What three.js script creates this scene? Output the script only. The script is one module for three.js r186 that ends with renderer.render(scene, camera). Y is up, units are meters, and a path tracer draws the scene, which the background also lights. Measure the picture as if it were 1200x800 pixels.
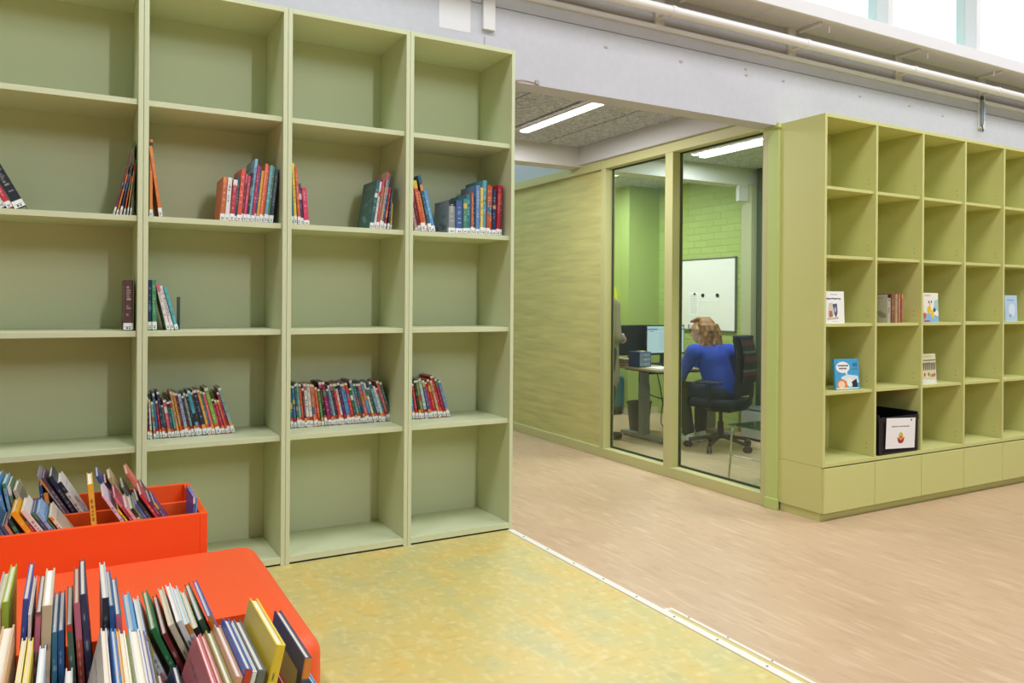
import * as THREE from 'three';
import { RoundedBoxGeometry } from 'three/addons/geometries/RoundedBoxGeometry.js';
import { mergeGeometries, mergeVertices } from 'three/addons/utils/BufferGeometryUtils.js';
import { MarchingCubes } from 'three/addons/objects/MarchingCubes.js';
import { RectAreaLightUniformsLib } from 'three/addons/lights/RectAreaLightUniformsLib.js';

// ---------------------------------------------------------------- camera, sky, lights, exposure
RectAreaLightUniformsLib.init();
const renderer = new THREE.WebGLRenderer({ antialias: true });
renderer.toneMapping = THREE.LinearToneMapping;
renderer.toneMappingExposure = 0.96;
renderer.shadowMap.enabled = true;
const scene = new THREE.Scene();
const camera = new THREE.PerspectiveCamera(2 * Math.atan(400 / 928.36) * 180 / Math.PI, 1.5, 0.05, 120);
camera.setViewOffset(1200, 800, 600 - 633.71, 400 - 355.21, 1200, 800);
camera.position.set(-2.3176, 1.4, 4.2865);
camera.quaternion.setFromRotationMatrix(new THREE.Matrix4().makeBasis(
  new THREE.Vector3(0.862969, 0.007128, 0.505207),
  new THREE.Vector3(-0.005238, 0.999973, -0.005162),
  new THREE.Vector3(-0.50523, 0.001809, 0.862983)));
scene.add(camera);
scene.background = new THREE.Color(0.78, 0.91, 1.0);      // bright overcast sky
scene.backgroundIntensity = 2.4;
// strength of the lamps (three.js units, radiance of the glowing face)
const HALL_FAR = 130, HALL_NEAR = 138, PASSAGE_LAMP = 135, OFFICE_LAMP = 175;

// ---------------------------------------------------------------- helpers
const V3 = (x, y, z) => new THREE.Vector3(x, y, z);
let seedState = 12345;
const rnd = () => { seedState = (seedState * 1664525 + 1013904223) >>> 0; return seedState / 4294967296; };
const rr = (a, b) => a + (b - a) * rnd();
const taken = new Map();
const numbered = (n) => { const k = taken.get(n) || 0; taken.set(n, k + 1); return k ? n + '_' + String(k).padStart(3, '0') : n; };
function M(color, roughness = 0.6, o = {}) { return new THREE.MeshStandardMaterial({ color, roughness, metalness: 0, ...o }); }
const bx = (x0, x1, y0, y1, z0, z1) => new THREE.BoxGeometry(x1 - x0, y1 - y0, z1 - z0).translate((x0 + x1) / 2, (y0 + y1) / 2, (z0 + z1) / 2);
function rbx(x0, x1, y0, y1, z0, z1, r = 0.003, s = 2) {
  return new RoundedBoxGeometry(x1 - x0, y1 - y0, z1 - z0, s, Math.min(r, (x1 - x0) / 2.01, (y1 - y0) / 2.01, (z1 - z0) / 2.01)).translate((x0 + x1) / 2, (y0 + y1) / 2, (z0 + z1) / 2);
}
function merge(list) { return list.length === 1 ? list[0] : mergeGeometries(list.map((g) => (g.index ? g.toNonIndexed() : g)), false); }
function mesh(name, geo, m, parent) {
  const o = new THREE.Mesh(Array.isArray(geo) ? merge(geo) : geo, m);
  o.castShadow = o.receiveShadow = true; o.name = name; parent.add(o); return o;
}
const part = (name, geo, m, parent, label) => { const o = mesh(name, geo, m, parent); if (label) o.userData.label = label; return o; };
function tag(o, label, category, group) { o.userData = { ...o.userData, label, category }; if (group) o.userData.group = group; return o; }
function thing(name, label, category, pos = [0, 0, 0], turn = 0, group) {
  const g = new THREE.Group(); g.name = numbered(name); g.position.set(...pos); g.rotation.y = turn; scene.add(g);
  return tag(g, label, category, group);
}
function single(name, geo, m, label, category, group) { const o = mesh(numbered(name), geo, m, scene); return tag(o, label, category, group); }
function struct(name, geo, m, label, category) {
  const o = mesh(numbered(name), geo, m, scene); o.userData.kind = 'structure'; o.userData.label = label; o.userData.category = category; return o;
}
function structGroup(name, label, category) {
  const g = new THREE.Group(); g.name = numbered(name); scene.add(g); g.userData = { kind: 'structure', label, category }; return g;
}
function tube(pts, r, seg = 40, rs = 10) { return new THREE.TubeGeometry(new THREE.CatmullRomCurve3(pts.map((p) => V3(...p)), false, 'centripetal'), seg, r, rs, false); }
function cyl(r0, r1, h, n = 20) { return new THREE.CylinderGeometry(r0, r1, h, n); }
// a rod between two points
function rod(a, b, r, n = 12) {
  const A = V3(...a), B = V3(...b), d = B.clone().sub(A), g = new THREE.CylinderGeometry(r, r, d.length(), n);
  g.applyQuaternion(new THREE.Quaternion().setFromUnitVectors(V3(0, 1, 0), d.clone().normalize()));
  return g.translate((A.x + B.x) / 2, (A.y + B.y) / 2, (A.z + B.z) / 2);
}
// uv in metres from position: axes chosen by the normal of each vertex
function metreUV(g, size = 1, swap = false) {
  const p = g.attributes.position, n = g.attributes.normal, uv = new Float32Array(p.count * 2);
  for (let i = 0; i < p.count; i++) {
    const ax = Math.abs(n.getX(i)), ay = Math.abs(n.getY(i)), az = Math.abs(n.getZ(i));
    let u, v;
    if (ay >= ax && ay >= az) { u = p.getX(i); v = p.getZ(i); } else if (ax >= az) { u = p.getZ(i); v = p.getY(i); } else { u = p.getX(i); v = p.getY(i); }
    if (swap) [u, v] = [v, u];
    uv[2 * i] = u / size; uv[2 * i + 1] = v / size;
  }
  g.setAttribute('uv', new THREE.BufferAttribute(uv, 2)); return g;
}
// tileable value noise
function noiseField(w, h, cx, cy, seed) {
  let s = seed >>> 0; const r = () => { s = (s * 1664525 + 1013904223) >>> 0; return s / 4294967296; };
  const g = new Float32Array(cx * cy); for (let i = 0; i < g.length; i++) g[i] = r();
  const out = new Float32Array(w * h), f = (t) => t * t * (3 - 2 * t);
  for (let y = 0; y < h; y++) {
    const gy = y / h * cy, y0 = Math.floor(gy), ty = f(gy - y0), ya = (y0 % cy) * cx, yb = ((y0 + 1) % cy) * cx;
    for (let x = 0; x < w; x++) {
      const gx = x / w * cx, x0 = Math.floor(gx), tx = f(gx - x0), xa = x0 % cx, xb = (x0 + 1) % cx;
      out[y * w + x] = (g[ya + xa] * (1 - tx) + g[ya + xb] * tx) * (1 - ty) + (g[yb + xa] * (1 - tx) + g[yb + xb] * tx) * ty;
    }
  }
  return out;
}
function fbm(w, h, cx, cy, oct, seed) {
  const o = new Float32Array(w * h); let a = 1, tot = 0;
  for (let k = 0; k < oct; k++) { const n = noiseField(w, h, Math.min(w, cx << k), Math.min(h, cy << k), seed + k * 77); for (let i = 0; i < o.length; i++) o[i] += n[i] * a; tot += a; a *= 0.55; }
  for (let i = 0; i < o.length; i++) o[i] /= tot; return o;
}
function dataTex(w, h, fn, srgb = true) {
  const d = new Uint8Array(w * h * 4);
  for (let i = 0; i < w * h; i++) { const c = fn(i); d[4 * i] = Math.max(0, Math.min(255, c[0])); d[4 * i + 1] = Math.max(0, Math.min(255, c[1])); d[4 * i + 2] = Math.max(0, Math.min(255, c[2])); d[4 * i + 3] = 255; }
  const t = new THREE.DataTexture(d, w, h); t.wrapS = t.wrapT = THREE.RepeatWrapping; t.magFilter = THREE.LinearFilter; t.minFilter = THREE.LinearMipmapLinearFilter; t.generateMipmaps = true;
  if (srgb) t.colorSpace = THREE.SRGBColorSpace; t.needsUpdate = true; return t;
}
const lerp3 = (a, b, t) => [a[0] + (b[0] - a[0]) * t, a[1] + (b[1] - a[1]) * t, a[2] + (b[2] - a[2]) * t];
const clamp01 = (t) => Math.max(0, Math.min(1, t));
function canvasTex(w, h, draw) {
  const c = document.createElement('canvas'); c.width = w; c.height = h; draw(c.getContext('2d'), w, h);
  const t = new THREE.CanvasTexture(c); t.colorSpace = THREE.SRGBColorSpace; t.magFilter = THREE.LinearFilter; return t;
}
// ---------------------------------------------------------------- materials
const N = 512;
const yA = fbm(N, N, 8, 8, 4, 11), yB = fbm(N, N, 24, 16, 5, 23), yC = fbm(N, N, 128, 70, 2, 31), yD = fbm(N, N, 60, 128, 2, 47);
const texYellow = dataTex(N, N, (i) => {
  let c = lerp3([206, 190, 114], [214, 198, 124], yA[i]);
  c = lerp3(c, [226, 190, 100], clamp01((yB[i] - 0.53) * 4) * 0.6);
  c = lerp3(c, [188, 190, 138], clamp01((0.46 - yB[i]) * 4) * 0.6);
  c = lerp3(c, [232, 220, 164], clamp01((yC[i] - 0.55) * 4) * 0.4);
  c = lerp3(c, [182, 168, 104], clamp01((0.42 - yD[i]) * 4) * 0.3);
  return c;
});
const bA = fbm(N, N, 6, 6, 3, 5), bB = fbm(N, N, 110, 12, 3, 61), bC = fbm(N, N, 60, 20, 3, 71);
const texBeige = dataTex(N, N, (i) => {
  let c = lerp3([198, 168, 134], [210, 180, 146], bA[i]);
  c = lerp3(c, [226, 202, 172], clamp01((bB[i] - 0.56) * 4) * 0.5);
  c = lerp3(c, [184, 150, 118], clamp01((0.44 - bC[i]) * 4) * 0.35);
  return c;
});
const wA = fbm(N, N, 120, 120, 2, 91), wB = fbm(N, N, 46, 46, 3, 95);
const texWool = dataTex(N, N, (i) => { const k = 0.55 * wA[i] + 0.45 * wB[i]; const v = 190 + (k - 0.5) * 150; return [v * 0.98, v * 0.99, v * 1.02]; });
const texWoolH = dataTex(N, N, (i) => { const v = 255 * clamp01(0.5 + (wA[i] - 0.5) * 1.6); return [v, v, v]; }, false);
const pA = fbm(N, N, 6, 60, 3, 131);
const texPlaster = dataTex(N, N, (i) => { const v = 1 + (yA[i] - 0.5) * 0.05 + (wA[i] - 0.5) * 0.03; return [194 * v, 194 * v, 200 * v]; });
const texStreak = dataTex(N, N, (i) => { const v = 1 + (pA[i] - 0.5) * 0.16; return [203 * v, 196 * v, 124 * v]; });
const texPaintH = dataTex(N, N, (i) => { const v = 128 + (wA[i] - 0.5) * 120; return [v, v, v]; }, false);
const texFabric = dataTex(256, 256, (i) => { const x = i % 256, y = (i / 256) | 0, v = 128 + 60 * Math.sin(x * 0.8) * Math.sin(y * 0.8); return [v, v, v]; }, false);

const mShelf = M('#ced5ae', 0.5, { bumpMap: texPaintH, bumpScale: 0.00012 });
const mShelfBack = mShelf;
const mRight = M('#cfcf86', 0.5, { bumpMap: texPaintH, bumpScale: 0.00012 });
const mFrame = M('#c6c286', 0.5);
const mLime = M('#bfce7c', 0.55);
const mWhite = M('#ffffff', 0.7, { map: texPlaster });
const mTrim = M('#dbd9d8', 0.6);
const mPipe = M('#e4e1dd', 0.35);
const mSoffit = M('#cfccc8', 0.75);
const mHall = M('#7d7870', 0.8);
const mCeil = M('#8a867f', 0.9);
const mWool = M('#ffffff', 0.95, { map: texWool, bumpMap: texWoolH, bumpScale: 0.004 });
const mDark = M('#17181a', 0.55);
const mBlack = M('#0f1012', 0.45);
const mGreenWall = M('#a4b566', 0.7, { bumpMap: texPaintH, bumpScale: 0.0006 });
const mGreenWall2 = M('#a2b363', 0.7, { bumpMap: texPaintH, bumpScale: 0.0006 });
const mGreenWall3 = M('#a7b869', 0.7, { bumpMap: texPaintH, bumpScale: 0.0006 });
const mStreak = M('#ffffff', 0.65, { map: texStreak });
const mYellow = M('#ffffff', 0.42, { map: texYellow });
const mBeige = M('#ffffff', 0.4, { map: texBeige });
const mOrange = M('#f8560e', 0.55, { bumpMap: texPaintH, bumpScale: 0.0001 });
const mOrangeVinyl = M('#f05c2c', 0.5, { bumpMap: texFabric, bumpScale: 0.0002 });
const mGlass = new THREE.MeshPhysicalMaterial({ color: '#f2faf6', roughness: 0.0, metalness: 0, transmission: 1, thickness: 0, ior: 1.45 });
const mGlassGreen = new THREE.MeshPhysicalMaterial({ color: '#b8d8c8', roughness: 0.02, metalness: 0, transmission: 1, thickness: 0, ior: 1.45 });
const mChrome = M('#d8d8d8', 0.15, { metalness: 1 });
const mAlu = M('#9a9c9e', 0.4, { metalness: 0.7 });
const mGrey = M('#8b8f90', 0.5);
const mPaper = M('#f2f0ec', 0.8);
const mPages = M('#e6dcc6', 0.85);
const mPagesWhite = M('#efeae0', 0.85);
const mLampGlow = M('#ffffff', 0.5, { emissive: '#fff6e8', emissiveIntensity: 3.0 });
const mNosing = M('#e9e4d8', 0.5);

// a strip luminaire: white body, glowing diffuser, area light of the same size just below
function stripLamp(name, label, x, y, z, len, wid, alongX, radiance, group, face) {
  const g = thing(name, label, 'lamp', [x, y, z], alongX ? Math.PI / 2 : 0, group);
  part('housing', rbx(-wid / 2 - 0.008, wid / 2 + 0.008, 0.004, 0.05, -len / 2 - 0.01, len / 2 + 0.01, 0.004), mTrim, g);
  part('diffuser', rbx(-wid / 2, wid / 2, -0.012, 0.004, -len / 2, len / 2, 0.004), mLampGlow, g, 'glowing white diffuser');
  const l = new THREE.RectAreaLight('#f7f9ff', radiance, wid, len); l.name = 'lamp_light';
  l.position.set(0, -0.016, 0);
  g.add(l); l.lookAt(V3(x, y - 0.016, z).add(V3(...(face || [0, -1, 0]))));
  l.castShadow = true; return g;
}
// ================================================================ the setting
const HX0 = -6.5, HX1 = 9.5, HZ1 = 10.2, HTOP = 6.0, WZ = 0.455, WT = 0.15;    // hall extents, wall plane
// floors
struct('floor', metreUV(bx(HX0, HX1, -0.12, 0, -6.2, HZ1), 2.2), mBeige, 'beige marbled linoleum floor running through the opening', 'floor');
const plat = structGroup('floor_platform', 'raised yellow marbled linoleum floor in front of the tall bookcases', 'floor');
part('deck', metreUV(bx(HX0, -0.464, 0.0, 0.28, WZ, HZ1), 2.4), mYellow, plat);
part('step', metreUV(bx(-0.464, -0.196, 0.0, 0.14, 1.74, HZ1), 2.4), mYellow, plat);
part('edge_strip', rbx(-0.494, -0.462, 0.262, 0.2835, 0.86, HZ1, 0.003), mNosing, plat, 'white edge strip');
part('step_strip', rbx(-0.209, -0.192, 0.122, 0.1435, 1.742, HZ1, 0.003), mNosing, plat, 'white edge strip of the step');
part('step_end_strip', rbx(-0.464, -0.209, 0.122, 0.1435, 1.738, 1.762, 0.003), mNosing, plat);
for (let k = 0; k < 14; k++) part('screw', cyl(0.004, 0.004, 0.002, 10).translate(-0.478, 0.2842, 1.0 + k * 0.22), mGrey, plat);
for (let k = 0; k < 8; k++) part('screw', cyl(0.004, 0.004, 0.002, 10).translate(-0.2005, 0.1442, 1.86 + k * 0.22), mGrey, plat);

// the white wall with its beam over the opening
const wb = structGroup('wall_back', 'white plastered wall above the bookcases and the opening', 'wall');
part('beam', metreUV(bx(HX0, HX1, 2.606, 2.992, WZ - WT, WZ), 3), mWhite, wb);
part('upper_band', metreUV(bx(HX0, HX1, 2.997, 3.29, WZ - WT, WZ - 0.004), 3), mWhite, wb);
part('lower_wall', metreUV(bx(HX0, -0.5, 0.28, 2.606, WZ - WT, WZ), 3), mWhite, wb);
part('lower_wall', metreUV(bx(1.80, HX1, 0, 2.606, WZ - WT, WZ), 3), mWhite, wb);
part('rail', rbx(HX0, HX1, 3.066, 3.096, WZ - 0.01, WZ + 0.02, 0.006), mTrim, wb);
// filler plugs left in the plaster
for (const [x, y] of [[0.356, 2.899], [0.926, 2.905], [1.478, 2.942], [1.486, 2.904], [1.828, 2.915], [2.621, 2.919], [3.198, 2.926], [3.62, 2.9]])
  part('screw_plug', cyl(0.009, 0.009, 0.006, 10).rotateX(Math.PI / 2).scale(1.6, 0.7, 1).translate(x, y, WZ + 0.001), M('#b9aa9a', 0.8), wb);
part('filler_patch', rbx(-0.70, -0.52, 2.825, 3.0, WZ - 0.001, WZ + 0.0012, 0.0006), M('#dddbdc', 0.85), wb, 'white filler patch');
part('loose_wire', tube([[-0.25, 2.613, WZ + 0.004], [-0.2, 2.622, WZ + 0.006], [-0.15, 2.62, WZ + 0.004], [-0.105, 2.616, WZ + 0.004]], 0.0025, 24, 6), M('#c9a08c', 0.6), wb, 'thin loose wire with clip');
part('wire_clip', rbx(-0.122, -0.098, 2.608, 2.634, WZ, WZ + 0.012, 0.003), M('#a9a49c', 0.5), wb);
part('thin_cord', tube([[-0.53, 2.70, WZ + 0.003], [-0.47, 2.72, WZ + 0.004], [-0.44, 2.77, WZ + 0.004], [-0.435, 2.82, WZ + 0.003]], 0.002, 24, 6), M('#bdb7b2', 0.7), wb);
// vertical straps on the wall behind the pipe
for (const x of [-0.418, 0.74, 1.89, 3.04, 4.13])
  part('wall_strap', rbx(x - 0.036, x + 0.036, x < 0 || x > 4 ? 2.855 : 3.08, 3.29, WZ - 0.004, WZ + 0.022, 0.003), mTrim, wb);
// projecting window sill box over the wall
const sill = structGroup('trim_1', 'white projecting window ledge with a grey underside', 'trim');
const NB = 12;
for (let k = 0; k < NB; k++) { const x0 = HX0 + k * (HX1 - HX0) / NB, x1 = HX0 + (k + 1) * (HX1 - HX0) / NB; part('soffit_board', bx(x0 + 0.002, x1 - 0.002, 3.282, 3.30, WZ - WT, 0.69), mSoffit, sill); }
part('fascia', rbx(HX0, HX1, 3.278, 3.365, 0.69, 0.712, 0.003), mTrim, sill);
part('ledge_top', bx(HX0, HX1, 3.30, 3.36, WZ - WT, 0.69), mTrim, sill);
for (const x of [0.9, 1.96, 3.02, 4.08, 5.1]) part('soffit_bracket', rbx(x - 0.012, x + 0.012, 3.26, 3.282, WZ + 0.02, 0.66, 0.003), mTrim, sill);
for (const x of [2.06, 3.14, 4.0]) part('drip_hook', cyl(0.006, 0.006, 0.05, 8).translate(x, 3.257, 0.64), mPaper, sill);
// clerestory windows over the ledge
const WIN_TOP = 4.75;
for (let k = 0; k < 8; k++) {
  const w = structGroup('window_' + (k + 1), 'tall clerestory window pane number ' + (k + 1) + ' counted along the ledge', 'window');
  const x0 = 2.628 - 1.062 * 5 + k * 1.062, x1 = x0 + 1.062;
  part('pane', bx(x0 + 0.027, x1 - 0.027, 3.40, WIN_TOP, 0.60, 0.606), mGlass, w);
  part('mullion', rbx(x0 - 0.027, x0 + 0.027, 3.36, WIN_TOP, 0.53, 0.70, 0.004), mTrim, w);
  part('bottom_rail', rbx(x0 + 0.027, x1 - 0.027, 3.36, 3.40, 0.58, 0.63, 0.004), mTrim, w);
}
struct('wall_upper', bx(HX0, HX1, WIN_TOP, HTOP, WZ - WT, 0.70), mWhite, 'white wall above the clerestory windows', 'wall');
struct('wall_end', bx(HX0, -2.682, 3.36, WIN_TOP, WZ - WT, 0.70), mWhite, 'white wall beside the clerestory windows', 'wall');
struct('wall_end', bx(5.814 - 0.027, HX1, 3.36, WIN_TOP, WZ - WT, 0.70), mWhite, 'white wall past the last clerestory window', 'wall');
// hall shell outside the frame
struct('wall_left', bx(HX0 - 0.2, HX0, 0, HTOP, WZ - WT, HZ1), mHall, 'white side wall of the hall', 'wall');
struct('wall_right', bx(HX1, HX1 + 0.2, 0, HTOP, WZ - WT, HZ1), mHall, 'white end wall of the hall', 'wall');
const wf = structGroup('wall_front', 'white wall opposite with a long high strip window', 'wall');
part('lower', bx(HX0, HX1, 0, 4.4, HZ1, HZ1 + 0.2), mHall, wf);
part('upper', bx(HX0, HX1, 5.3, HTOP, HZ1, HZ1 + 0.2), mWhite, wf);
for (let k = 0; k <= 14; k++) { const x = HX0 + k * (HX1 - HX0) / 14; part('mullion', bx(x - 0.03, x + 0.03, 4.4, 5.3, HZ1 + 0.05, HZ1 + 0.15), mTrim, wf); }
part('pane', bx(HX0, HX1, 4.4, 5.3, HZ1 + 0.1, HZ1 + 0.106), mGlass, wf);
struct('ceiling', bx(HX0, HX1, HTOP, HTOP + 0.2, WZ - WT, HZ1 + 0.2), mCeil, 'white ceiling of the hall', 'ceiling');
// hall lamps
stripLamp('hall_lamp', 'bright strip lamp across the hall tilted towards the tall bookcases', -0.2, 5.0, 8.5, 2.6, 0.16, true, HALL_FAR, null, [-0.15, -0.42, -1]);
for (const [x, q, k] of [[-4.4, 'far tall bookcases', 1], [-1.5, 'bookcase by the opening', 1], [1.4, 'opening', 1], [4.3, 'cubby bookcase', 1.4], [7.0, 'far end of the cubby bookcase', 1.4]]) stripLamp('hall_lamp', 'white strip lamp hung high in front of the ' + q, x, 5.75, 3.2, 1.6, 0.14, true, HALL_NEAR * k, null);

// ---------------------------------------------------------------- corridor behind the opening
const CEIL = 2.85, XG = 1.783;
const cc = structGroup('ceiling_corridor', 'grey wood-wool board ceiling over the passage', 'ceiling');
part('backing', bx(-1.2, 1.745, CEIL + 0.03, CEIL + 0.08, -2.0, WZ - WT), mDark, cc);
for (const [x0, x1] of [[-1.2, -0.565], [-0.56, -0.092], [-0.085, 0.385], [0.392, 0.805], [0.835, 1.34], [1.347, 1.743]])
  part('board', metreUV(bx(x0 + 0.003, x1 - 0.003, CEIL, CEIL + 0.03, -1.965, WZ - WT), 1), mWool, cc);
struct('beam', bx(-1.2, 4.07, 2.668, CEIL + 0.06, -2.16, -1.968), mSoffit, 'grey-white cross beam under the ceiling', 'beam');
struct('soffit', bx(1.745, 1.9, 2.686, CEIL + 0.06, -1.968, WZ - WT), mSoffit, 'grey-white boxed soffit along the glazed partition', 'soffit');
stripLamp('ceiling_lamp', 'white strip lamp beside a dark track on the passage ceiling', 0.93, CEIL - 0.012, -1.0, 1.13, 0.075, false, PASSAGE_LAMP, null);
// high day-lit end of the passage with a glazed roof
struct('wall_passage_left', bx(-1.3, -1.2, 0, 4.0, -6.2, WZ - WT), mWhite, 'white wall of the passage behind the bookcases', 'wall');
struct('wall_passage_end', bx(-1.3, 6.2, 0, 4.0, -6.3, -6.2), mWhite, 'white end wall of the passage', 'wall');
struct('wall_passage_upper', bx(XG + 0.05, XG + 0.15, 2.69, 4.0, -6.2, -2.16), mWhite, 'white upper wall lit by the roof light', 'wall');
struct('wall_passage_front', bx(-1.2, XG + 0.15, CEIL + 0.06, 4.0, -2.16, -2.06), mWhite, 'white wall over the cross beam', 'wall');
const rl = structGroup('window_9', 'glazed roof light over the far end of the passage', 'window');
part('pane', bx(-1.2, XG + 0.1, 3.98, 3.986, -6.2, -2.1), mGlass, rl);
for (let k = 0; k <= 4; k++) part('glazing_bar', bx(-1.2, XG + 0.1, 3.95, 4.02, -6.2 + k * 1.02 - 0.02, -6.2 + k * 1.02 + 0.02), mTrim, rl);

// ---------------------------------------------------------------- green partition: solid part and glazed frame
const pw = structGroup('wall_partition', 'olive green painted wall beyond the glazed office front', 'wall');
part('panel', metreUV(bx(XG + 0.035, XG + 0.14, 0.0, 2.61, -6.2, -1.65), 2), mStreak, pw);
part('cap', rbx(XG - 0.005, XG + 0.14, 2.606, 2.686, -6.2, -1.65, 0.003), mFrame, pw);
part('skirting', rbx(XG, XG + 0.05, 0, 0.085, -6.2, -1.65, 0.004), mFrame, pw);
const gf = structGroup('window_10', 'green framed floor to ceiling glazed office front with two panes', 'window');
part('bottom_rail', rbx(XG, XG + 0.11, 0, 0.085, -1.65, 0.369, 0.004), mFrame, gf);
part('top_rail', rbx(XG, XG + 0.11, 2.606, 2.686, -1.65, 0.30, 0.004), mFrame, gf);
part('post', rbx(XG, XG + 0.11, 0.085, 2.606, -1.65, -1.583, 0.004), mFrame, gf);
part('post', rbx(XG, XG + 0.11, 0.085, 2.606, -0.742, -0.646, 0.004), mFrame, gf);
part('post', rbx(XG, XG + 0.11, 0.085, 2.606, 0.322, 0.369, 0.004), mFrame, gf);
part('pane', bx(XG + 0.082, XG + 0.088, 0.085, 2.606, -1.583, -0.742), mGlass, gf);
part('pane', bx(XG + 0.082, XG + 0.088, 0.085, 2.606, -0.646, 0.322), mGlass, gf);
for (const [a, b] of [[-1.583, -0.742], [-0.646, 0.322]]) {
  part('glazing_bead', [bx(XG + 0.076, XG + 0.094, 0.085, 0.1, a, b), bx(XG + 0.076, XG + 0.094, 2.594, 2.606, a, b), bx(XG + 0.076, XG + 0.094, 0.1, 2.594, a, a + 0.012), bx(XG + 0.076, XG + 0.094, 0.1, 2.594, b - 0.012, b)], M('#3d4230', 0.6), gf);
}
const wp = structGroup('wall_pier', 'lime green wall end between the glazed front and the cubby bookcase', 'wall');
part('face', bx(XG - 0.004, XG + 0.014, 0.0, 2.606, 0.369, 0.462), mLime, wp);
part('skirting', rbx(XG - 0.018, XG + 0.012, 0, 0.075, 0.369, 0.474, 0.003), mLime, wp);
part('top_trim', rbx(XG - 0.016, XG + 0.014, 2.59, 2.625, 0.30, 0.474, 0.003), mLime, wp);

// ---------------------------------------------------------------- the office behind the glass
const OX = 4.07;
const ow = structGroup('wall_office_far', 'green painted brick wall behind the whiteboard', 'wall');
part('mortar', bx(OX + 0.0035, OX + 0.2, 0, CEIL + 0.06, -3.66, WZ - WT), mGreenWall2, ow);
{
  const bl = 0.215, bh = 0.066, pitch = 0.0785, vis = [], rest = [];
  const full = metreUV(rbx(0, 0.02, 0, bh, 0, bl, 0.004, 1), 0.4);
  for (let r = 0, y = 0.02; y < CEIL - 0.02; r++, y += pitch) for (let z = -3.66 + (r % 2 ? -0.11 : 0); z < 0.2; z += bl + 0.011) {
    const z0 = Math.max(z, -3.655), z1 = Math.min(z + bl, 0.29); if (z1 - z0 < 0.05) continue;
    (z1 < -1.85 && z0 > -3.66 && y > 0.95 && y < 2.72 ? vis : rest).push([y, z0, z1]);
  }
  vis.sort((a, b) => (b[1] - a[1])); while (vis.length > 290) rest.push(vis.pop());
  const mats = [mGreenWall, mGreenWall2, mGreenWall3];
  for (const [y, z0, z1] of vis) { const o = mesh('brick', full, mats[(rnd() * 3) | 0], ow); o.position.set(OX + rr(-0.001, 0.001), y, z0); o.scale.z = (z1 - z0) / bl; }
  const s = part('bricks', rest.map(([y, z0, z1]) => bx(OX, OX + 0.02, y, y + bh, z0, z1)), mGreenWall, ow); s.userData.kind = 'stuff';
}
const op = structGroup('wall_office_pier', 'plain green projecting pier in the office corner', 'wall');
part('shaft', bx(3.6, OX + 0.2, 0, CEIL + 0.06, -4.0, -3.66), mGreenWall3, op);
part('skirting', bx(3.59, OX, 0, 0.08, -4.01, -3.648), M('#c6c2a4', 0.6), op);
struct('wall_office_back', bx(XG + 0.14, OX + 0.2, 0, CEIL + 0.06, -4.75, -4.6), mGreenWall, 'green back wall of the office behind the pier', 'wall');
struct('wall_office_side', bx(OX + 0.05, OX + 0.2, 0, CEIL + 0.06, -4.6, -4.0), mGreenWall, 'green office wall beside the pier', 'wall');
const dfm = structGroup('door_1', 'office door with an olive frame and grey panel over it', 'door');
part('frame_post', bx(3.50, 3.58, 0, 2.5, -4.6, -4.52), M('#a8a47c', 0.6), dfm);
part('over_panel', bx(2.7, 3.58, 2.25, 2.6, -4.6, -4.54), M('#8d9094', 0.6), dfm);
part('leaf', bx(2.72, 3.5, 0, 2.25, -4.6, -4.55), M('#98a05a', 0.6), dfm);
const oc = structGroup('ceiling_office', 'grey wood-wool board ceiling of the office', 'ceiling');
part('backing', bx(1.9, OX, CEIL + 0.03, CEIL + 0.08, -4.6, WZ - WT), mDark, oc);
for (let k = 0; k < 5; k++) { const x0 = 1.905 + k * 0.477, x1 = Math.min(OX, x0 + 0.47);
  part('board', metreUV(bx(x0, x1, CEIL, CEIL + 0.03, -1.965, WZ - WT), 1), mWool, oc);
  part('board', metreUV(bx(x0, x1, CEIL, CEIL + 0.03, -4.6, -2.165), 1), mWool, oc); }
stripLamp('ceiling_lamp', 'white strip lamp on the office ceiling in front of the beam', 2.98, CEIL - 0.012, -1.08, 1.13, 0.075, false, OFFICE_LAMP, null);
stripLamp('ceiling_lamp', 'white strip lamp on the office ceiling beyond the beam', 2.9, CEIL - 0.012, -3.2, 1.13, 0.075, false, OFFICE_LAMP, null);
const ocol = structGroup('wall_office_column', 'pale olive column carrying the beam by the brick wall', 'column');
part('shaft', rbx(3.93, OX - 0.001, 0.55, 2.668, -2.07, -1.92, 0.004), M('#a8a883', 0.6), ocol);
part('foot', bx(3.92, OX - 0.001, 0, 0.55, -2.08, -1.91), mGreenWall2, ocol);
part('bracket', rbx(3.80, 3.93, 2.50, 2.668, -2.02, -1.97, 0.003), mSoffit, ocol);
part('duct', rbx(4.0, OX - 0.001, 0.0, CEIL, -1.91, -1.83, 0.003), M('#3c4530', 0.7), ocol);
// light switch on the column
single('light_switch', rbx(1.90, 1.95, 1.13, 1.24, 0.284, 0.2985, 0.003), M('#e8e6dc', 0.5), 'small white light switch box beside the glazed frame', 'switch');
struct('wall_office_front', bx(1.80, OX + 0.2, 0, CEIL + 0.06, WZ - WT - 0.006, WZ - WT), mGreenWall, 'green office wall behind the cubby bookcase', 'wall');
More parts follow.
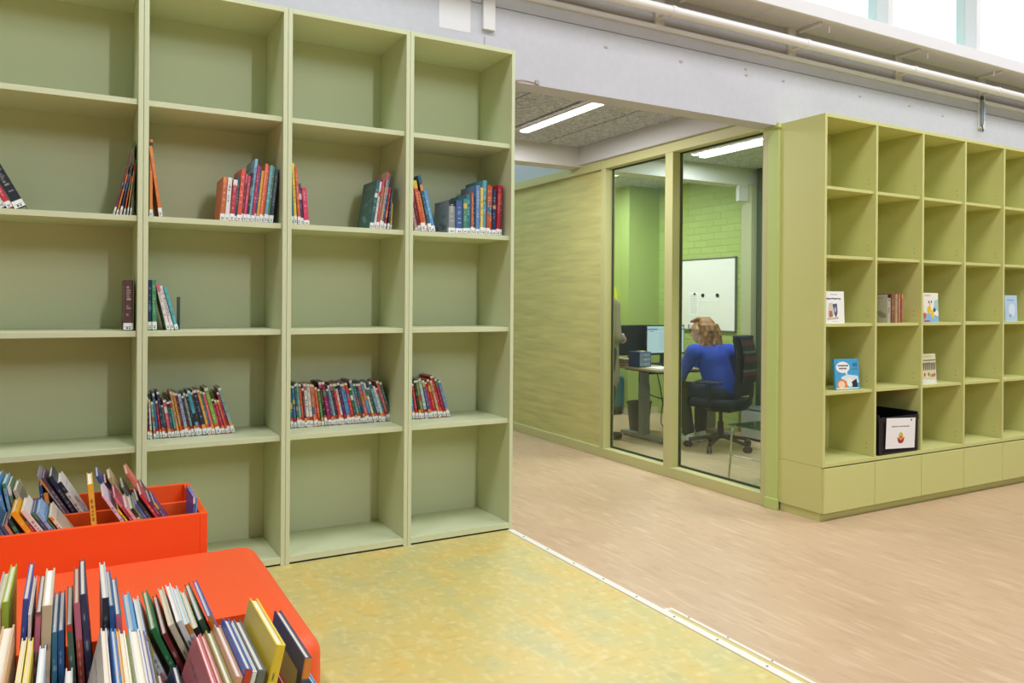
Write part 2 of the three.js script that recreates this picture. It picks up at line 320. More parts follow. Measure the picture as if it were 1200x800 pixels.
// ================================================================ objects
// pipe under the ledge
{
  const g = thing('heating_pipe', 'long white pipe hung under the window ledge', 'pipe');
  part('pipe', cyl(0.03, 0.03, HX1 - HX0 - 0.02, 24).rotateZ(Math.PI / 2).translate((HX0 + HX1) / 2, 3.138, 0.597), mPipe, g);
  for (const x of [-0.418, 0.74, 1.89, 3.04, 4.13]) {
    part('clamp', cyl(0.034, 0.034, 0.03, 24).rotateZ(Math.PI / 2).translate(x, 3.138, 0.597), mPipe, g);
    part('clamp_arm', rbx(x - 0.008, x + 0.008, 3.128, 3.148, WZ + 0.018, 0.572, 0.002), mPipe, g);
  }
}
{
  const g = thing('window_catch', 'grey metal window catch with a small hook on the wall strap', 'catch', [4.1, 2.9, 0.478]);
  part('bar', rbx(-0.012, 0.012, -0.02, 0.2, 0, 0.02, 0.004), mAlu, g);
  part('knob', new THREE.SphereGeometry(0.02, 16, 10).scale(1, 1, 0.6).translate(-0.004, 0.2, 0.012), M('#3a3c40', 0.5), g);
  part('hook', tube([[0.0, -0.02, 0.01], [0.006, -0.045, 0.012], [0.014, -0.06, 0.012], [0.012, -0.075, 0.01]], 0.005, 20, 8), M('#55585c', 0.4, { metalness: 0.6 }), g);
  part('cover', rbx(0.014, 0.05, 0.02, 0.17, 0.002, 0.014, 0.005), new THREE.MeshPhysicalMaterial({ color: '#e4f0fa', roughness: 0.15, transmission: 0.7, thickness: 0 }), g);
}
// ---------------------------------------------------------------- tall bookcases on the platform
const LX = -0.4635, LW = 0.54492, LZ0 = 0.499, LZ1 = 0.857, LT = 0.018;
const LSHELF = [2.176, 1.724, 1.275, 0.825];
const from = ['next to the opening', 'second from the opening', 'third from the opening', 'fourth from the opening'];
for (let k = 0; k < 4; k++) {
  const x1 = LX - k * LW - 0.0006, x0 = LX - (k + 1) * LW + 0.0006 - (k === 3 ? 0.3 : 0);
  const g = thing('tall_bookcase', 'tall pale green open bookcase with five compartments, ' + from[k], 'bookcase', [(x0 + x1) / 2, 0.28, LZ0], 0, 'tall green bookcases along the wall');
  const P = (n, a, b, c, d, e, f, m = mShelf) => part(n, rbx(a - g.position.x, b - g.position.x, c - 0.28, d - 0.28, e - LZ0, f - LZ0, 0.0012, 1), m, g);
  P('side_panel', x0, x0 + LT, 0.28, 2.633, LZ0 - 0.012, LZ1);
  P('side_panel', x1 - LT, x1, 0.28, 2.633, LZ0 - 0.012, LZ1);
  P('top_panel', x0 + LT, x1 - LT, 2.612, 2.633, LZ0, LZ1);
  P('bottom_panel', x0 + LT, x1 - LT, 0.288, 0.315, LZ0, LZ1 - 0.001);
  P('back_panel', x0 + LT, x1 - LT, 0.282, 2.633, LZ0 - 0.012, LZ0);
  for (const y of LSHELF) P('shelf', x0 + LT, x1 - LT, y - 0.022, y, LZ0, LZ1 - 0.019);
  P('floor_seal', x0 + LT, x1 - LT, 0.28, 0.287, LZ1 - 0.02, LZ1 - 0.004, mDark);
}
// ---------------------------------------------------------------- cubby bookcase and its drawer base
const RX = 1.7983, RW = 0.50218, RZ0 = 0.4592, RZ1 = 0.836, RN = 6, RT = 0.02, RTOP = 2.62;
const RSHELF = [2.16, 1.715, 1.272, 0.83];
{
  const g = thing('cubby_bookcase', 'wide olive green cubby bookcase with rows of square compartments', 'bookcase', [RX, 0.352, RZ0]);
  const P = (n, a, b, c, d, e, f, m = mRight) => part(n, rbx(a - RX, b - RX, c - 0.352, d - 0.352, e - RZ0, f - RZ0, 0.0012, 1), m, g);
  const XE = RX + RN * RW + RT;
  P('side_panel', RX, RX + RT, 0.352, RTOP, RZ0, RZ1);
  for (let k = 1; k < RN; k++) P('divider', RX + k * RW, RX + k * RW + RT, 0.377, RTOP - 0.022, RZ0 + 0.01, RZ1);
  P('side_panel', XE - RT, XE, 0.352, RTOP, RZ0, RZ1);
  P('top_panel', RX + RT, XE - RT, RTOP - 0.022, RTOP, RZ0, RZ1);
  P('bottom_panel', RX + RT, XE - RT, 0.352, 0.377, RZ0, RZ1);
  P('back_panel', RX + RT, XE - RT, 0.377, RTOP - 0.022, RZ0, RZ0 + 0.01);
  for (let k = 0; k < RN; k++) for (const y of RSHELF) P('shelf', RX + k * RW + RT, RX + (k + 1) * RW, y - 0.02, y, RZ0 + 0.01, RZ1 - 0.018);
  for (let k = 1; k <= RN; k++) for (const y of [2.16, 1.715, 1.272, 0.83, 0.377]) for (const dy of [0.05, 0.082]) if (k < RN)
    part('shelf_pin_hole', cyl(0.003, 0.003, 0.002, 6).rotateZ(Math.PI / 2).translate(k * RW - 0.0002, y + dy - 0.352, RZ1 - RZ0 - 0.06), M('#4a4c34', 0.8), g);
  const b = thing('drawer_cabinet', 'low olive green base with a row of handleless drawer fronts', 'cabinet', [RX, 0, RZ0]);
  const Q = (n, a, bb, c, d, e, f, m = mRight) => part(n, rbx(a - RX, bb - RX, c, d, e - RZ0, f - RZ0, 0.0012, 1), m, b);
  Q('side_panel', RX, RX + 0.018, 0.056, 0.3505, RZ0, RZ1 - 0.012);
  Q('carcass', RX + 0.018, XE, 0.056, 0.3505, RZ0, RZ1 - 0.022);
  Q('plinth', RX + 0.012, XE, 0, 0.056, RZ0 + 0.014, RZ1 - 0.035);
  for (let k = 0; k < RN; k++) Q('drawer_front', RX + k * RW + (k ? 0.002 : 0.004), RX + (k + 1) * RW - 0.002, 0.058, 0.343, RZ1 - 0.012, RZ1 + 0.008);
}
// ---------------------------------------------------------------- orange book bins and bench
function bookBin(label, x0, x1, z0, z1, rim, floorY, zMid) {
  const g = thing('book_bin', label, 'book bin', [(x0 + x1) / 2, 0.28, z0]);
  const P = (n, a, b, c, d, e, f) => part(n, rbx(a - g.position.x, b - g.position.x, c - 0.28, d - 0.28, e - z0, f - z0, 0.0015, 1), mOrange, g);
  P('front_panel', x0, x1 - 0.02, 0.32, rim, z1 - 0.016, z1);
  P('back_panel', x0, x1 - 0.02, 0.32, rim, z0, z0 + 0.014);
  P('end_panel', x1 - 0.02, x1, 0.28, rim, z0, z1);
  P('end_panel', x0 - 0.02, x0, 0.28, rim, z0, z1);
  P('partition', x0, x1 - 0.02, floorY, rim - 0.012, zMid - 0.006, zMid + 0.006);
  P('bin_floor', x0, x1 - 0.02, floorY - 0.016, floorY, z0 + 0.014, z1 - 0.016);
  return g;
}
bookBin('orange wooden book bin standing behind the padded bench', -3.4, -1.992, 1.42, 1.85, 0.79, 0.67, 1.628);
bookBin('orange wooden book bin standing in front of the padded bench', -3.4, -1.985, 2.655, 3.155, 0.79, 0.62, 2.905);
{
  const g = thing('padded_bench', 'orange upholstered bench with rounded edges between the book bins', 'bench', [-2.6, 0.28, 2.24]);
  // superellipse-cornered cushion: rounded box with a big radius, slightly domed top
  const geo = new RoundedBoxGeometry(1.48, 0.32, 0.755, 8, 0.05);
  const p = geo.attributes.position;
  for (let i = 0; i < p.count; i++) { const x = p.getX(i), y = p.getY(i), z = p.getZ(i); if (y > 0) p.setY(i, y + 0.008 * (1 - Math.pow(x / 0.74, 4)) * (1 - Math.pow(z / 0.38, 4)) - 0.008); }
  geo.computeVertexNormals();
  part('cushion', geo.translate(0, 0.26, 0), mOrangeVinyl, g);
  part('base', rbx(-0.70, 0.70, 0.0, 0.1, -0.33, 0.33, 0.01), M('#b83a18', 0.6), g);
}
// ---------------------------------------------------------------- books
const DATA = {"shelf":[["c1",0.8,1.724,0.19,[[-2.627,0.0158,0.124,24,"#7a3030"],[-2.6054,0.0127,0.095,25,"#d8b860"],[-2.5871,0.0143,0.107,26,"#a02838"],[-2.5669,0.0254,0.148,27,"#ececec"],[-2.5373,0.0174,0.168,27,"#c8304a"],[-2.5131,0.0349,0.195,28,"#1f272e"]]],["c2",0.8,1.724,0.19,[[-2.2,0.0053,0.301,-14,"#742a3c"],[-2.1888,0.0053,0.166,-12.5,"#d9722e"],[-2.1776,0.0064,0.211,-11,"#2b2f4a"],[-2.1636,0.0048,0.159,-9,"#cf5a2c"],[-2.1514,0.0032,0.214,-7,"#c49a3a"],[-2.141,0.0048,0.223,-5,"#7d8078"]]],["c3",0.8,1.724,0.19,[[-2.071,0.0102,0.308,0,"#e0892e"],[-2.0365,0.0119,0.283,8,"#d9783a"]]],["c4",0.8,1.724,0.19,[[-1.81,0.0173,0.183,-4,"#c9653a"],[-1.792,0.0162,0.181,-4,"#e6e6e2"],[-1.7751,0.0162,0.173,-5,"#b8283c"],[-1.7581,0.0108,0.189,-5,"#25505e"],[-1.7468,0.0162,0.222,-5,"#d6503c"],[-1.7299,0.0086,0.206,-6,"#8a2a3a"],[-1.7209,0.0108,0.196,-6,"#d04a6a"],[-1.7095,0.0086,0.208,-6,"#20242c"],[-1.7005,0.0108,0.27,-6,"#86b8d8"],[-1.6892,0.0097,0.242,-6,"#b01c48"],[-1.679,0.0086,0.239,-6,"#4a4a8c"],[-1.67,0.0108,0.222,-6,"#d8a23c"],[-1.6587,0.0097,0.252,-6,"#e4763a"],[-1.6485,0.0097,0.246,-6,"#d2482e"],[-1.6383,0.0119,0.247,-6,"#62a8b8"],[-1.6259,0.0108,0.244,-6,"#4a7a5a"],[-1.6146,0.013,0.234,-6,"#1e2f44"]]],["c5",0.8,1.724,0.17,[[-1.519,0.0089,0.268,3,"#2c6d96"],[-1.5097,0.0111,0.265,3,"#e8cc3c"],[-1.4952,0.0111,0.249,4,"#d2583a"],[-1.4806,0.0122,0.18,5,"#3a3a62"],[-1.4679,0.02,0.163,5,"#d0305c"]]],["c6",0.8,1.724,0.21,[[-1.173,0.0135,0.226,-8,"#2c6468"],[-1.1588,0.0087,0.219,-8,"#e4e2de"],[-1.1497,0.0087,0.232,-8,"#b84a5c"],[-1.1406,0.0067,0.197,-8,"#d8b43c"],[-1.1335,0.0096,0.266,-8,"#b89a88"],[-1.1234,0.0116,0.259,-8,"#3a6ea0"],[-1.1112,0.0087,0.195,-8,"#a03228"],[-1.0961,0.0077,0.191,-6,"#2a3a4c"],[-1.079,0.0067,0.124,-3,"#d0b060"]]],["c7",0.8,1.724,0.19,[[-0.952,0.012,0.125,12,"#d0a0a8"],[-0.9392,0.012,0.186,12,"#7c2c34"],[-0.9264,0.0196,0.239,12,"#c6542e"],[-0.9055,0.012,0.192,12,"#d68050"],[-0.8896,0.015,0.267,13,"#2f5f78"],[-0.8735,0.0211,0.199,13,"#5c9ac8"]]],["c8",0.8,1.724,0.19,[[-0.785,0.0333,0.16,0,"#8e9696"],[-0.7503,0.0333,0.158,0,"#46639a"],[-0.7157,0.0197,0.169,0,"#4d8a72"],[-0.6952,0.0227,0.191,0,"#2a7a96"],[-0.6716,0.0106,0.201,0,"#c26a3c"],[-0.6606,0.0151,0.185,0,"#2c4a70"],[-0.6448,0.0197,0.24,0,"#6a8ec0"],[-0.6243,0.0121,0.23,0,"#e2c860"],[-0.6117,0.0212,0.268,-1,"#5aa2b4"],[-0.5897,0.0166,0.245,-1,"#b8583a"],[-0.5723,0.0151,0.242,-1,"#c4602e"],[-0.5566,0.0181,0.227,-1,"#28385e"],[-0.5377,0.0181,0.25,-2,"#aa2436"],[-0.5188,0.0151,0.251,-2,"#7a1e2c"]]],["c9",0.8,1.275,0.17,[[-2.16,0.0326,0.198,0,"#5a3c3c"]]],["c10",0.78,1.275,0.17,[[-2.072,0.0114,0.201,0,"#23345e"],[-2.0572,0.0152,0.201,1,"#3f9060"],[-2.005,0.0124,0.189,13,"#e6dfe0"],[-1.9887,0.0114,0.182,14,"#e8e4dc"],[-1.9733,0.0114,0.18,15,"#5ab4b8"]]],["c11",0.675,0.825,0.14,[[-2.063,0.0081,0.171,3,"#54202e"],[-2.0546,0.0065,0.163,3,"#e4e2e2"],[-2.0418,0.0089,0.153,5,"#7fb0a2"],[-2.0295,0.0081,0.188,6,"#2a6ab0"],[-2.018,0.0073,0.156,7,"#b02a3a"],[-2.0074,0.0097,0.195,8,"#2c3a5e"],[-1.9971,0.0081,0.137,8,"#5a5a58"],[-1.9856,0.0121,0.159,9,"#d8607a"],[-1.9728,0.0097,0.151,9,"#2a5a6a"],[-1.9595,0.0081,0.154,10,"#63b0a0"],[-1.9509,0.0089,0.194,10,"#e0a08c"],[-1.9384,0.0081,0.191,11,"#c8902e"],[-1.9298,0.0097,0.186,11,"#6a2c3c"],[-1.9195,0.0121,0.182,11,"#9fb4e0"],[-1.9066,0.0073,0.174,11,"#4a2430"],[-1.8958,0.0097,0.185,12,"#7a9a9c"],[-1.8823,0.0073,0.182,13,"#22303a"],[-1.8745,0.0113,0.196,13,"#4aaed0"],[-1.8624,0.0081,0.188,13,"#4a3830"],[-1.8506,0.0162,0.196,14,"#1f3456"],[-1.8332,0.0097,0.199,14,"#e0a030"],[-1.8228,0.0081,0.191,14,"#3a7c98"],[-1.8141,0.0105,0.187,14,"#e06a70"],[-1.7996,0.0154,0.205,15,"#86b04a"],[-1.7831,0.0089,0.155,15,"#b8244e"],[-1.7734,0.0089,0.151,15,"#c8305c"],[-1.7606,0.0089,0.151,16,"#d05a3a"],[-1.751,0.0089,0.185,16,"#a41c44"],[-1.7381,0.013,0.205,17,"#8fb0ac"]]],["c12",0.66,0.825,0.14,[[-1.485,0.0099,0.191,3,"#2f5a78"],[-1.4717,0.0099,0.19,4,"#3a6ea8"],[-1.4584,0.0099,0.199,5,"#1f6a64"],[-1.4451,0.0099,0.202,6,"#8cc4c0"],[-1.4347,0.0099,0.198,6,"#d0542e"],[-1.4244,0.0099,0.178,6,"#641c34"],[-1.4141,0.0138,0.197,6,"#ececea"],[-1.3996,0.0128,0.196,6,"#e8e2dc"],[-1.3831,0.0099,0.195,7,"#d88a7c"],[-1.3727,0.0099,0.191,7,"#c8503a"],[-1.3624,0.0099,0.179,7,"#e4683c"],[-1.349,0.0109,0.172,8,"#4a8a50"],[-1.3315,0.0119,0.203,10,"#3a1828"],[-1.3159,0.0158,0.204,11,"#a02060"],[-1.2991,0.0089,0.171,11,"#3c4c8c"],[-1.2866,0.0109,0.187,12,"#9cc0bc"],[-1.275,0.0099,0.194,12,"#4a2048"],[-1.2645,0.0109,0.194,12,"#d0343c"],[-1.2529,0.0109,0.193,12,"#e8e4e0"],[-1.2382,0.0119,0.198,13,"#5a2a68"],[-1.2256,0.0099,0.193,13,"#4888c0"],[-1.215,0.0109,0.193,13,"#2f80c8"],[-1.2034,0.0128,0.196,13,"#dc3c48"],[-1.1896,0.0119,0.17,13,"#2c5a44"],[-1.1738,0.0119,0.208,14,"#7fa8c0"],[-1.1611,0.0099,0.191,14,"#2c7a64"],[-1.1505,0.0109,0.191,14,"#24406c"],[-1.1357,0.0148,0.19,15,"#d87a88"],[-1.1197,0.0119,0.199,15,"#5c9cc4"],[-1.1037,0.0089,0.195,16,"#e8e6e2"],[-1.0941,0.0158,0.169,16,"#3c5c3a"],[-1.0737,0.0119,0.199,17,"#8fb8e0"],[-1.0608,0.0109,0.177,17,"#d8d8d4"],[-1.049,0.0109,0.167,17,"#4888a0"],[-1.0339,0.0128,0.202,18,"#c86468"],[-1.0198,0.0099,0.197,18,"#3a6a6c"]]],["c13",0.66,0.825,0.14,[[-0.906,0.0117,0.191,8,"#3f7ab0"],[-0.8907,0.0117,0.174,9,"#c02c3c"],[-0.8754,0.0117,0.191,10,"#2c3424"],[-0.86,0.014,0.191,11,"#8a9a5c"],[-0.842,0.014,0.199,12,"#c0dcd8"],[-0.824,0.014,0.191,13,"#5c4a94"],[-0.806,0.0117,0.182,14,"#b82c50"],[-0.7934,0.014,0.195,14,"#d0402e"],[-0.7753,0.0105,0.19,15,"#d8b08c"],[-0.7608,0.0151,0.213,16,"#c02c3a"],[-0.7443,0.0128,0.199,16,"#a8243c"],[-0.7272,0.014,0.19,17,"#6a90c4"]]],["r2",0.8,1.272,0.2,[[2.489,0.0333,0.195,0,"#b8b2a0"],[2.5236,0.0302,0.201,0,"#8a5c3c"],[2.5551,0.0181,0.196,0,"#c0a080"],[2.574,0.0181,0.202,0,"#a87850"],[2.5929,0.0181,0.196,0,"#b08a68"],[2.6118,0.0121,0.196,0,"#6a3a6a"],[2.6244,0.0121,0.197,-2,"#c04a50"]]]],"bins":[["rearfront",1.832,0.67,[[-2.4242,0.007,0.174,26.2,"#3c6a88",0.17],[-2.4098,0.007,0.16,27.9,"#3a5878",0.17],[-2.4013,0.007,0.161,27.9,"#c88a70",0.17],[-2.3928,0.0081,0.175,26.2,"#1f4a44",0.17],[-2.3582,0.0128,0.202,31.2,"#e8a91c",0.17],[-2.3426,0.0058,0.172,31.2,"#b82840",0.17],[-2.3285,0.0128,0.208,32.8,"#e4dcd4",0.17],[-2.3127,0.007,0.198,32.0,"#3c5878",0.17],[-2.3038,0.0081,0.196,32.0,"#8fb4dc",0.17],[-2.2903,0.0046,0.173,32.8,"#4a7a48",0.17],[-2.2804,0.007,0.182,32.8,"#e0d4c4",0.17],[-2.2715,0.0139,0.23,4.9,"#e0b83c",0.17],[-2.1395,0.0081,0.226,31.2,"#d8c8d8",0.17],[-2.1224,0.0046,0.18,32.8,"#ecd028",0.17],[-2.1163,0.007,0.217,31.2,"#a83850",0.17],[-2.1075,0.0081,0.181,31.2,"#d8b0a8",0.17],[-2.0974,0.007,0.175,31.2,"#e4dccc",0.17],[-2.0886,0.007,0.177,31.2,"#6a8458",0.17],[-2.0798,0.007,0.187,31.2,"#3c68b8",0.17],[-2.071,0.0081,0.198,31.2,"#2c3a34",0.17],[-2.0534,0.0081,0.217,31.2,"#b8384c",0.17],[-2.0433,0.007,0.191,31.2,"#6a3a5c",0.17],[-2.0345,0.0052,0.186,31.2,"#58407c",0.17],[-2.0278,0.0052,0.164,0.0,"#3c5cb0",0.17],[-2.022,0.0046,0.162,0.0,"#4a9cd0",0.17]]],["rearback",1.6,0.67,[[-2.4719,0.0112,0.219,11.9,"#5c9cc8",0.16],[-2.4599,0.0084,0.21,10.2,"#7ab0cc",0.16],[-2.4445,0.0084,0.203,11.9,"#5a7a58",0.16],[-2.4037,0.0098,0.196,20.4,"#b4b098",0.16],[-2.3926,0.0084,0.193,5.1,"#2c4c74",0.16],[-2.3733,0.0112,0.171,8.5,"#24425c",0.16],[-2.2858,0.0056,0.254,30.6,"#8c8490",0.16],[-2.2787,0.007,0.245,30.6,"#5c4458",0.16],[-2.27,0.0112,0.243,28.9,"#1f2c40",0.16],[-2.252,0.0098,0.224,29.8,"#ddd4cc",0.16],[-2.1707,0.0084,0.224,25.5,"#3a558c",0.16],[-2.1533,0.0084,0.202,27.2,"#843444",0.16],[-2.1295,0.0098,0.22,28.9,"#b8a070",0.16],[-2.1111,0.0098,0.184,28.9,"#64706c",0.16],[-2.0701,0.0098,0.234,30.6,"#d8705c",0.16],[-2.0581,0.007,0.172,30.6,"#5c3c58",0.16]]],["frontback",2.895,0.62,[[-2.421,0.0101,0.326,0.0,"#c8b49c",0.19],[-2.4103,0.0086,0.336,0.0,"#9cb83c",0.19],[-2.4011,0.0072,0.336,-2.9,"#3c50a0",0.19],[-2.3851,0.0043,0.312,-1.4,"#e8dcd8",0.19],[-2.3802,0.0072,0.313,-2.2,"#7a5044",0.19],[-2.368,0.013,0.321,-1.4,"#d8c0a0",0.19],[-2.3476,0.0072,0.279,0.0,"#3c7894",0.19],[-2.3364,0.0079,0.28,0.7,"#2c5c90",0.19],[-2.311,0.0079,0.287,3.6,"#4a6a58",0.19],[-2.3001,0.0086,0.318,3.6,"#b84c40",0.19],[-2.287,0.0086,0.33,4.3,"#3a3c60",0.19],[-2.2778,0.0086,0.319,0.7,"#c4ccd0",0.19],[-2.2606,0.0072,0.305,2.2,"#2c5ca0",0.19],[-2.2457,0.0086,0.29,3.6,"#2c6478",0.19],[-2.1442,0.0101,0.277,21.6,"#6cacd8",0.19],[-2.1277,0.0086,0.267,22.3,"#d4dce0",0.19],[-2.1063,0.0086,0.278,23.0,"#2c7a48",0.19],[-2.094,0.0072,0.266,23.0,"#7c3430",0.19],[-2.0799,0.0086,0.279,23.0,"#d8ccb0",0.19],[-2.07,0.0086,0.282,22.3,"#ece8e4",0.19],[-2.0601,0.0072,0.275,22.3,"#c0dce4",0.19],[-2.0517,0.0079,0.265,22.3,"#e8d8a8",0.19],[-2.04,0.0086,0.277,22.3,"#34583c",0.19],[-2.0244,0.0072,0.281,22.3,"#3454a8",0.19]]],["frontfront",3.12,0.62,[[-2.408,0.0153,0.308,0,"#dcb088",0.205],[-2.384,0.0063,0.286,0,"#ece0a0",0.205],[-2.376,0.0063,0.284,0,"#f0d860",0.205],[-2.362,0.0081,0.27,0,"#c8d4dc",0.205],[-2.3533,0.009,0.23,-6,"#e0dcd4",0.205],[-2.3437,0.0081,0.285,-12,"#e4d8cc",0.205],[-2.3348,0.0063,0.283,-13,"#4c84cc",0.205],[-2.3277,0.0045,0.282,-13,"#e4a428",0.205],[-2.3225,0.0081,0.277,-13,"#ece8dc",0.205],[-2.3136,0.0036,0.271,-13,"#b8d048",0.205],[-2.3093,0.0144,0.276,-13,"#dcd8d0",0.205],[-2.289,0.0081,0.271,-12,"#6c64a8",0.205],[-2.2801,0.009,0.257,-12,"#5c6838",0.205],[-2.2688,0.0072,0.225,-12,"#2c7888",0.205],[-2.2561,0.0081,0.199,-14,"#8c2430",0.205],[-2.2371,0.009,0.207,-14,"#24344c",0.205],[-2.2272,0.0072,0.253,-17,"#dc7c80",0.205],[-2.2191,0.0063,0.253,-17,"#d88c80",0.205],[-2.2071,0.0099,0.254,-16,"#a8a060",0.205],[-2.1914,0.0099,0.26,-15,"#d4a080",0.205],[-2.1757,0.0099,0.267,-14,"#3a60b0",0.205],[-2.1649,0.0063,0.262,-14,"#e4e4e4",0.205],[-2.153,0.0117,0.26,-13,"#6c7070",0.205],[-2.1404,0.0045,0.225,-13,"#5ca040",0.205],[-2.1352,0.0135,0.291,-13,"#e8cc40",0.205],[-2.0945,0.0072,0.19,-12,"#2c8478",0.205],[-2.0865,0.0054,0.199,-12,"#d03848",0.205],[-2.0696,0.0108,0.26,-9,"#3c4468",0.205],[-2.0449,0.0063,0.215,-8,"#68b4e0",0.205]]]]};
const PALETTE = { black: [25, 26, 30], charcoal: [60, 62, 64], grey: [125, 128, 126], 'pale grey': [205, 205, 200], white: [236, 234, 230], cream: [228, 214, 180], tan: [205, 170, 135], brown: [122, 80, 60], maroon: [95, 32, 46], crimson: [165, 32, 62], red: [195, 45, 50], salmon: [216, 120, 105], pink: [215, 100, 130], orange: [215, 112, 50], amber: [215, 160, 50], yellow: [235, 208, 60], lime: [165, 190, 65], green: [70, 125, 70], 'dark green': [45, 75, 55], teal: [45, 108, 112], turquoise: [95, 178, 178], 'pale blue': [150, 190, 218], 'sky blue': [85, 155, 205], blue: [50, 98, 170], navy: [36, 48, 82], slate: [75, 100, 122], purple: [92, 62, 125], plum: [92, 58, 86], magenta: [160, 32, 96], sage: [135, 170, 160], olive: [105, 108, 60], mauve: [140, 132, 144] };
const rgb = (h) => [parseInt(h.slice(1, 3), 16), parseInt(h.slice(3, 5), 16), parseInt(h.slice(5, 7), 16)];
function colourName(h) { const c = rgb(h); let best = '', d = 1e9; for (const n in PALETTE) { const p = PALETTE[n], e = (p[0] - c[0]) ** 2 * 0.9 + (p[1] - c[1]) ** 2 * 1.4 + (p[2] - c[2]) ** 2; if (e < d) { d = e; best = n; } } return best; }
const ORD = ['first', 'second', 'third', 'fourth', 'fifth', 'sixth', 'seventh', 'eighth', 'ninth', 'tenth', 'eleventh', 'twelfth', 'thirteenth', 'fourteenth', 'fifteenth', 'sixteenth', 'seventeenth', 'eighteenth', 'nineteenth', 'twentieth', 'twenty-first', 'twenty-second', 'twenty-third', 'twenty-fourth', 'twenty-fifth', 'twenty-sixth', 'twenty-seventh', 'twenty-eighth', 'twenty-ninth', 'thirtieth', 'thirty-first', 'thirty-second', 'thirty-third', 'thirty-fourth', 'thirty-fifth', 'thirty-sixth', 'thirty-seventh', 'thirty-eighth'];
// one printed sheet for all jackets: each book has a cell with a spine strip and a cover
const CELLW = 64, CELLH = 112, COLS = 32, ROWS = 9, atlasN = COLS * ROWS;
let nextCell = 0; const cellJobs = [];
const atlas = document.createElement('canvas'); atlas.width = COLS * CELLW; atlas.height = ROWS * CELLH;
const ax = atlas.getContext('2d');
const css = (c) => 'rgb(' + c.map((v) => Math.max(0, Math.min(255, Math.round(v)))).join(',') + ')';
function drawJacket(cell, hex, kind) {
  const X = (cell % COLS) * CELLW, Y = Math.floor(cell / COLS) * CELLH, c = rgb(hex);
  const light = (c[0] + c[1] + c[2]) / 3 > 150, ink = light ? [40, 44, 60] : [235, 230, 220];
  const accent = rgb(['#d8b43c', '#c8402e', '#2f6ea0', '#e8e2d8', '#3f8a5c', '#d0708a', '#202430', '#e08a3a'][(rnd() * 8) | 0]);
  ax.fillStyle = css(c); ax.fillRect(X, Y, CELLW, CELLH);
  // spine strip: 14 px wide
  if (rnd() < 0.6) { ax.fillStyle = css(accent); const h = 6 + rnd() * 16; ax.fillRect(X, Y + (rnd() < 0.5 ? 0 : 70 * rnd()), 15, h); }
  ax.fillStyle = css(lerp3(c, ink, 0.55));
  let y = Y + 12 + rnd() * 12; const yEnd = Y + 66 + rnd() * 12;
  while (y < yEnd) { const l = 2 + rnd() * 4; ax.fillRect(X + 5, y, 2 + rnd() * 4, l * 0.8); y += l * 1.1 + 1 + (rnd() < 0.35 ? 8 : 0); }
  if (kind === 'comic') { ax.fillStyle = '#f1efec'; ax.fillRect(X, Y, 15, 9); ax.fillStyle = ['#e8a03a', '#e0603a', '#b8283c'][cell % 3]; ax.fillRect(X, Y + 84, 15, 9); }
  // cover: tone patches and rough lettering strokes
  for (let k = 0; k < 4; k++) { ax.fillStyle = css(lerp3(c, accent, 0.1 + 0.3 * rnd())); ax.beginPath(); ax.ellipse(X + 22 + rnd() * 36, Y + 40 + rnd() * 60, 3 + rnd() * 9, 3 + rnd() * 10, rnd() * 3, 0, 7); ax.fill(); }
  ax.fillStyle = css(lerp3(c, ink, 0.35)); { let x = X + 24; while (x < X + 54) { const w = 1 + rnd() * 3; ax.fillRect(x, Y + 14 + rnd() * 1.5, w, 2.4); x += w + 1.2; } }
}
function printCover(cell, hex) {   // prints on the covers of two large books
  const X = (cell % COLS) * CELLW, Y = Math.floor(cell / COLS) * CELLH;
  if (hex === '#3c4468') { ax.fillStyle = '#c8b894'; ax.fillRect(X + 24, Y + 14, 32, 60); ax.strokeStyle = '#2c2a30'; ax.lineWidth = 1.6; for (const [x, y] of [[30, 30], [38, 40], [46, 52]]) { ax.beginPath(); ax.moveTo(X + x - 3, Y + y - 4); ax.lineTo(X + x + 4, Y + y - 5); ax.moveTo(X + x, Y + y - 5); ax.lineTo(X + x + 1, Y + y + 6); ax.stroke(); } }
  if (hex === '#e8cc40') { ax.fillStyle = '#e8cc40'; ax.fillRect(X + 19, Y, 45, CELLH); ax.strokeStyle = '#b09428'; ax.lineWidth = 1.2; ax.beginPath(); ax.ellipse(X + 42, Y + 52, 7, 20, 0.3, 0, 7); ax.stroke(); }
}
const atlasTex = new THREE.CanvasTexture(atlas); atlasTex.colorSpace = THREE.SRGBColorSpace; atlasTex.magFilter = THREE.LinearFilter; atlasTex.anisotropy = 4;
const mJacket = M('#ffffff', 0.38, { map: atlasTex });
const mLabel = M('#ffffff', 0.5, { map: canvasTex(32, 32, (c) => { c.fillStyle = '#f0efec'; c.fillRect(0, 0, 32, 32); c.fillStyle = '#2a2a2e'; c.fillRect(6, 17, 20, 2); c.fillRect(9, 21, 6, 7); c.fillRect(18, 22, 5, 6); }) });
function setFaceUV(g, face, u0, v0, u1, v1) { const uv = g.attributes.uv; const o = face * 4; uv.setXY(o, u0, v1); uv.setXY(o + 1, u1, v1); uv.setXY(o + 2, u0, v0); uv.setXY(o + 3, u1, v0); }
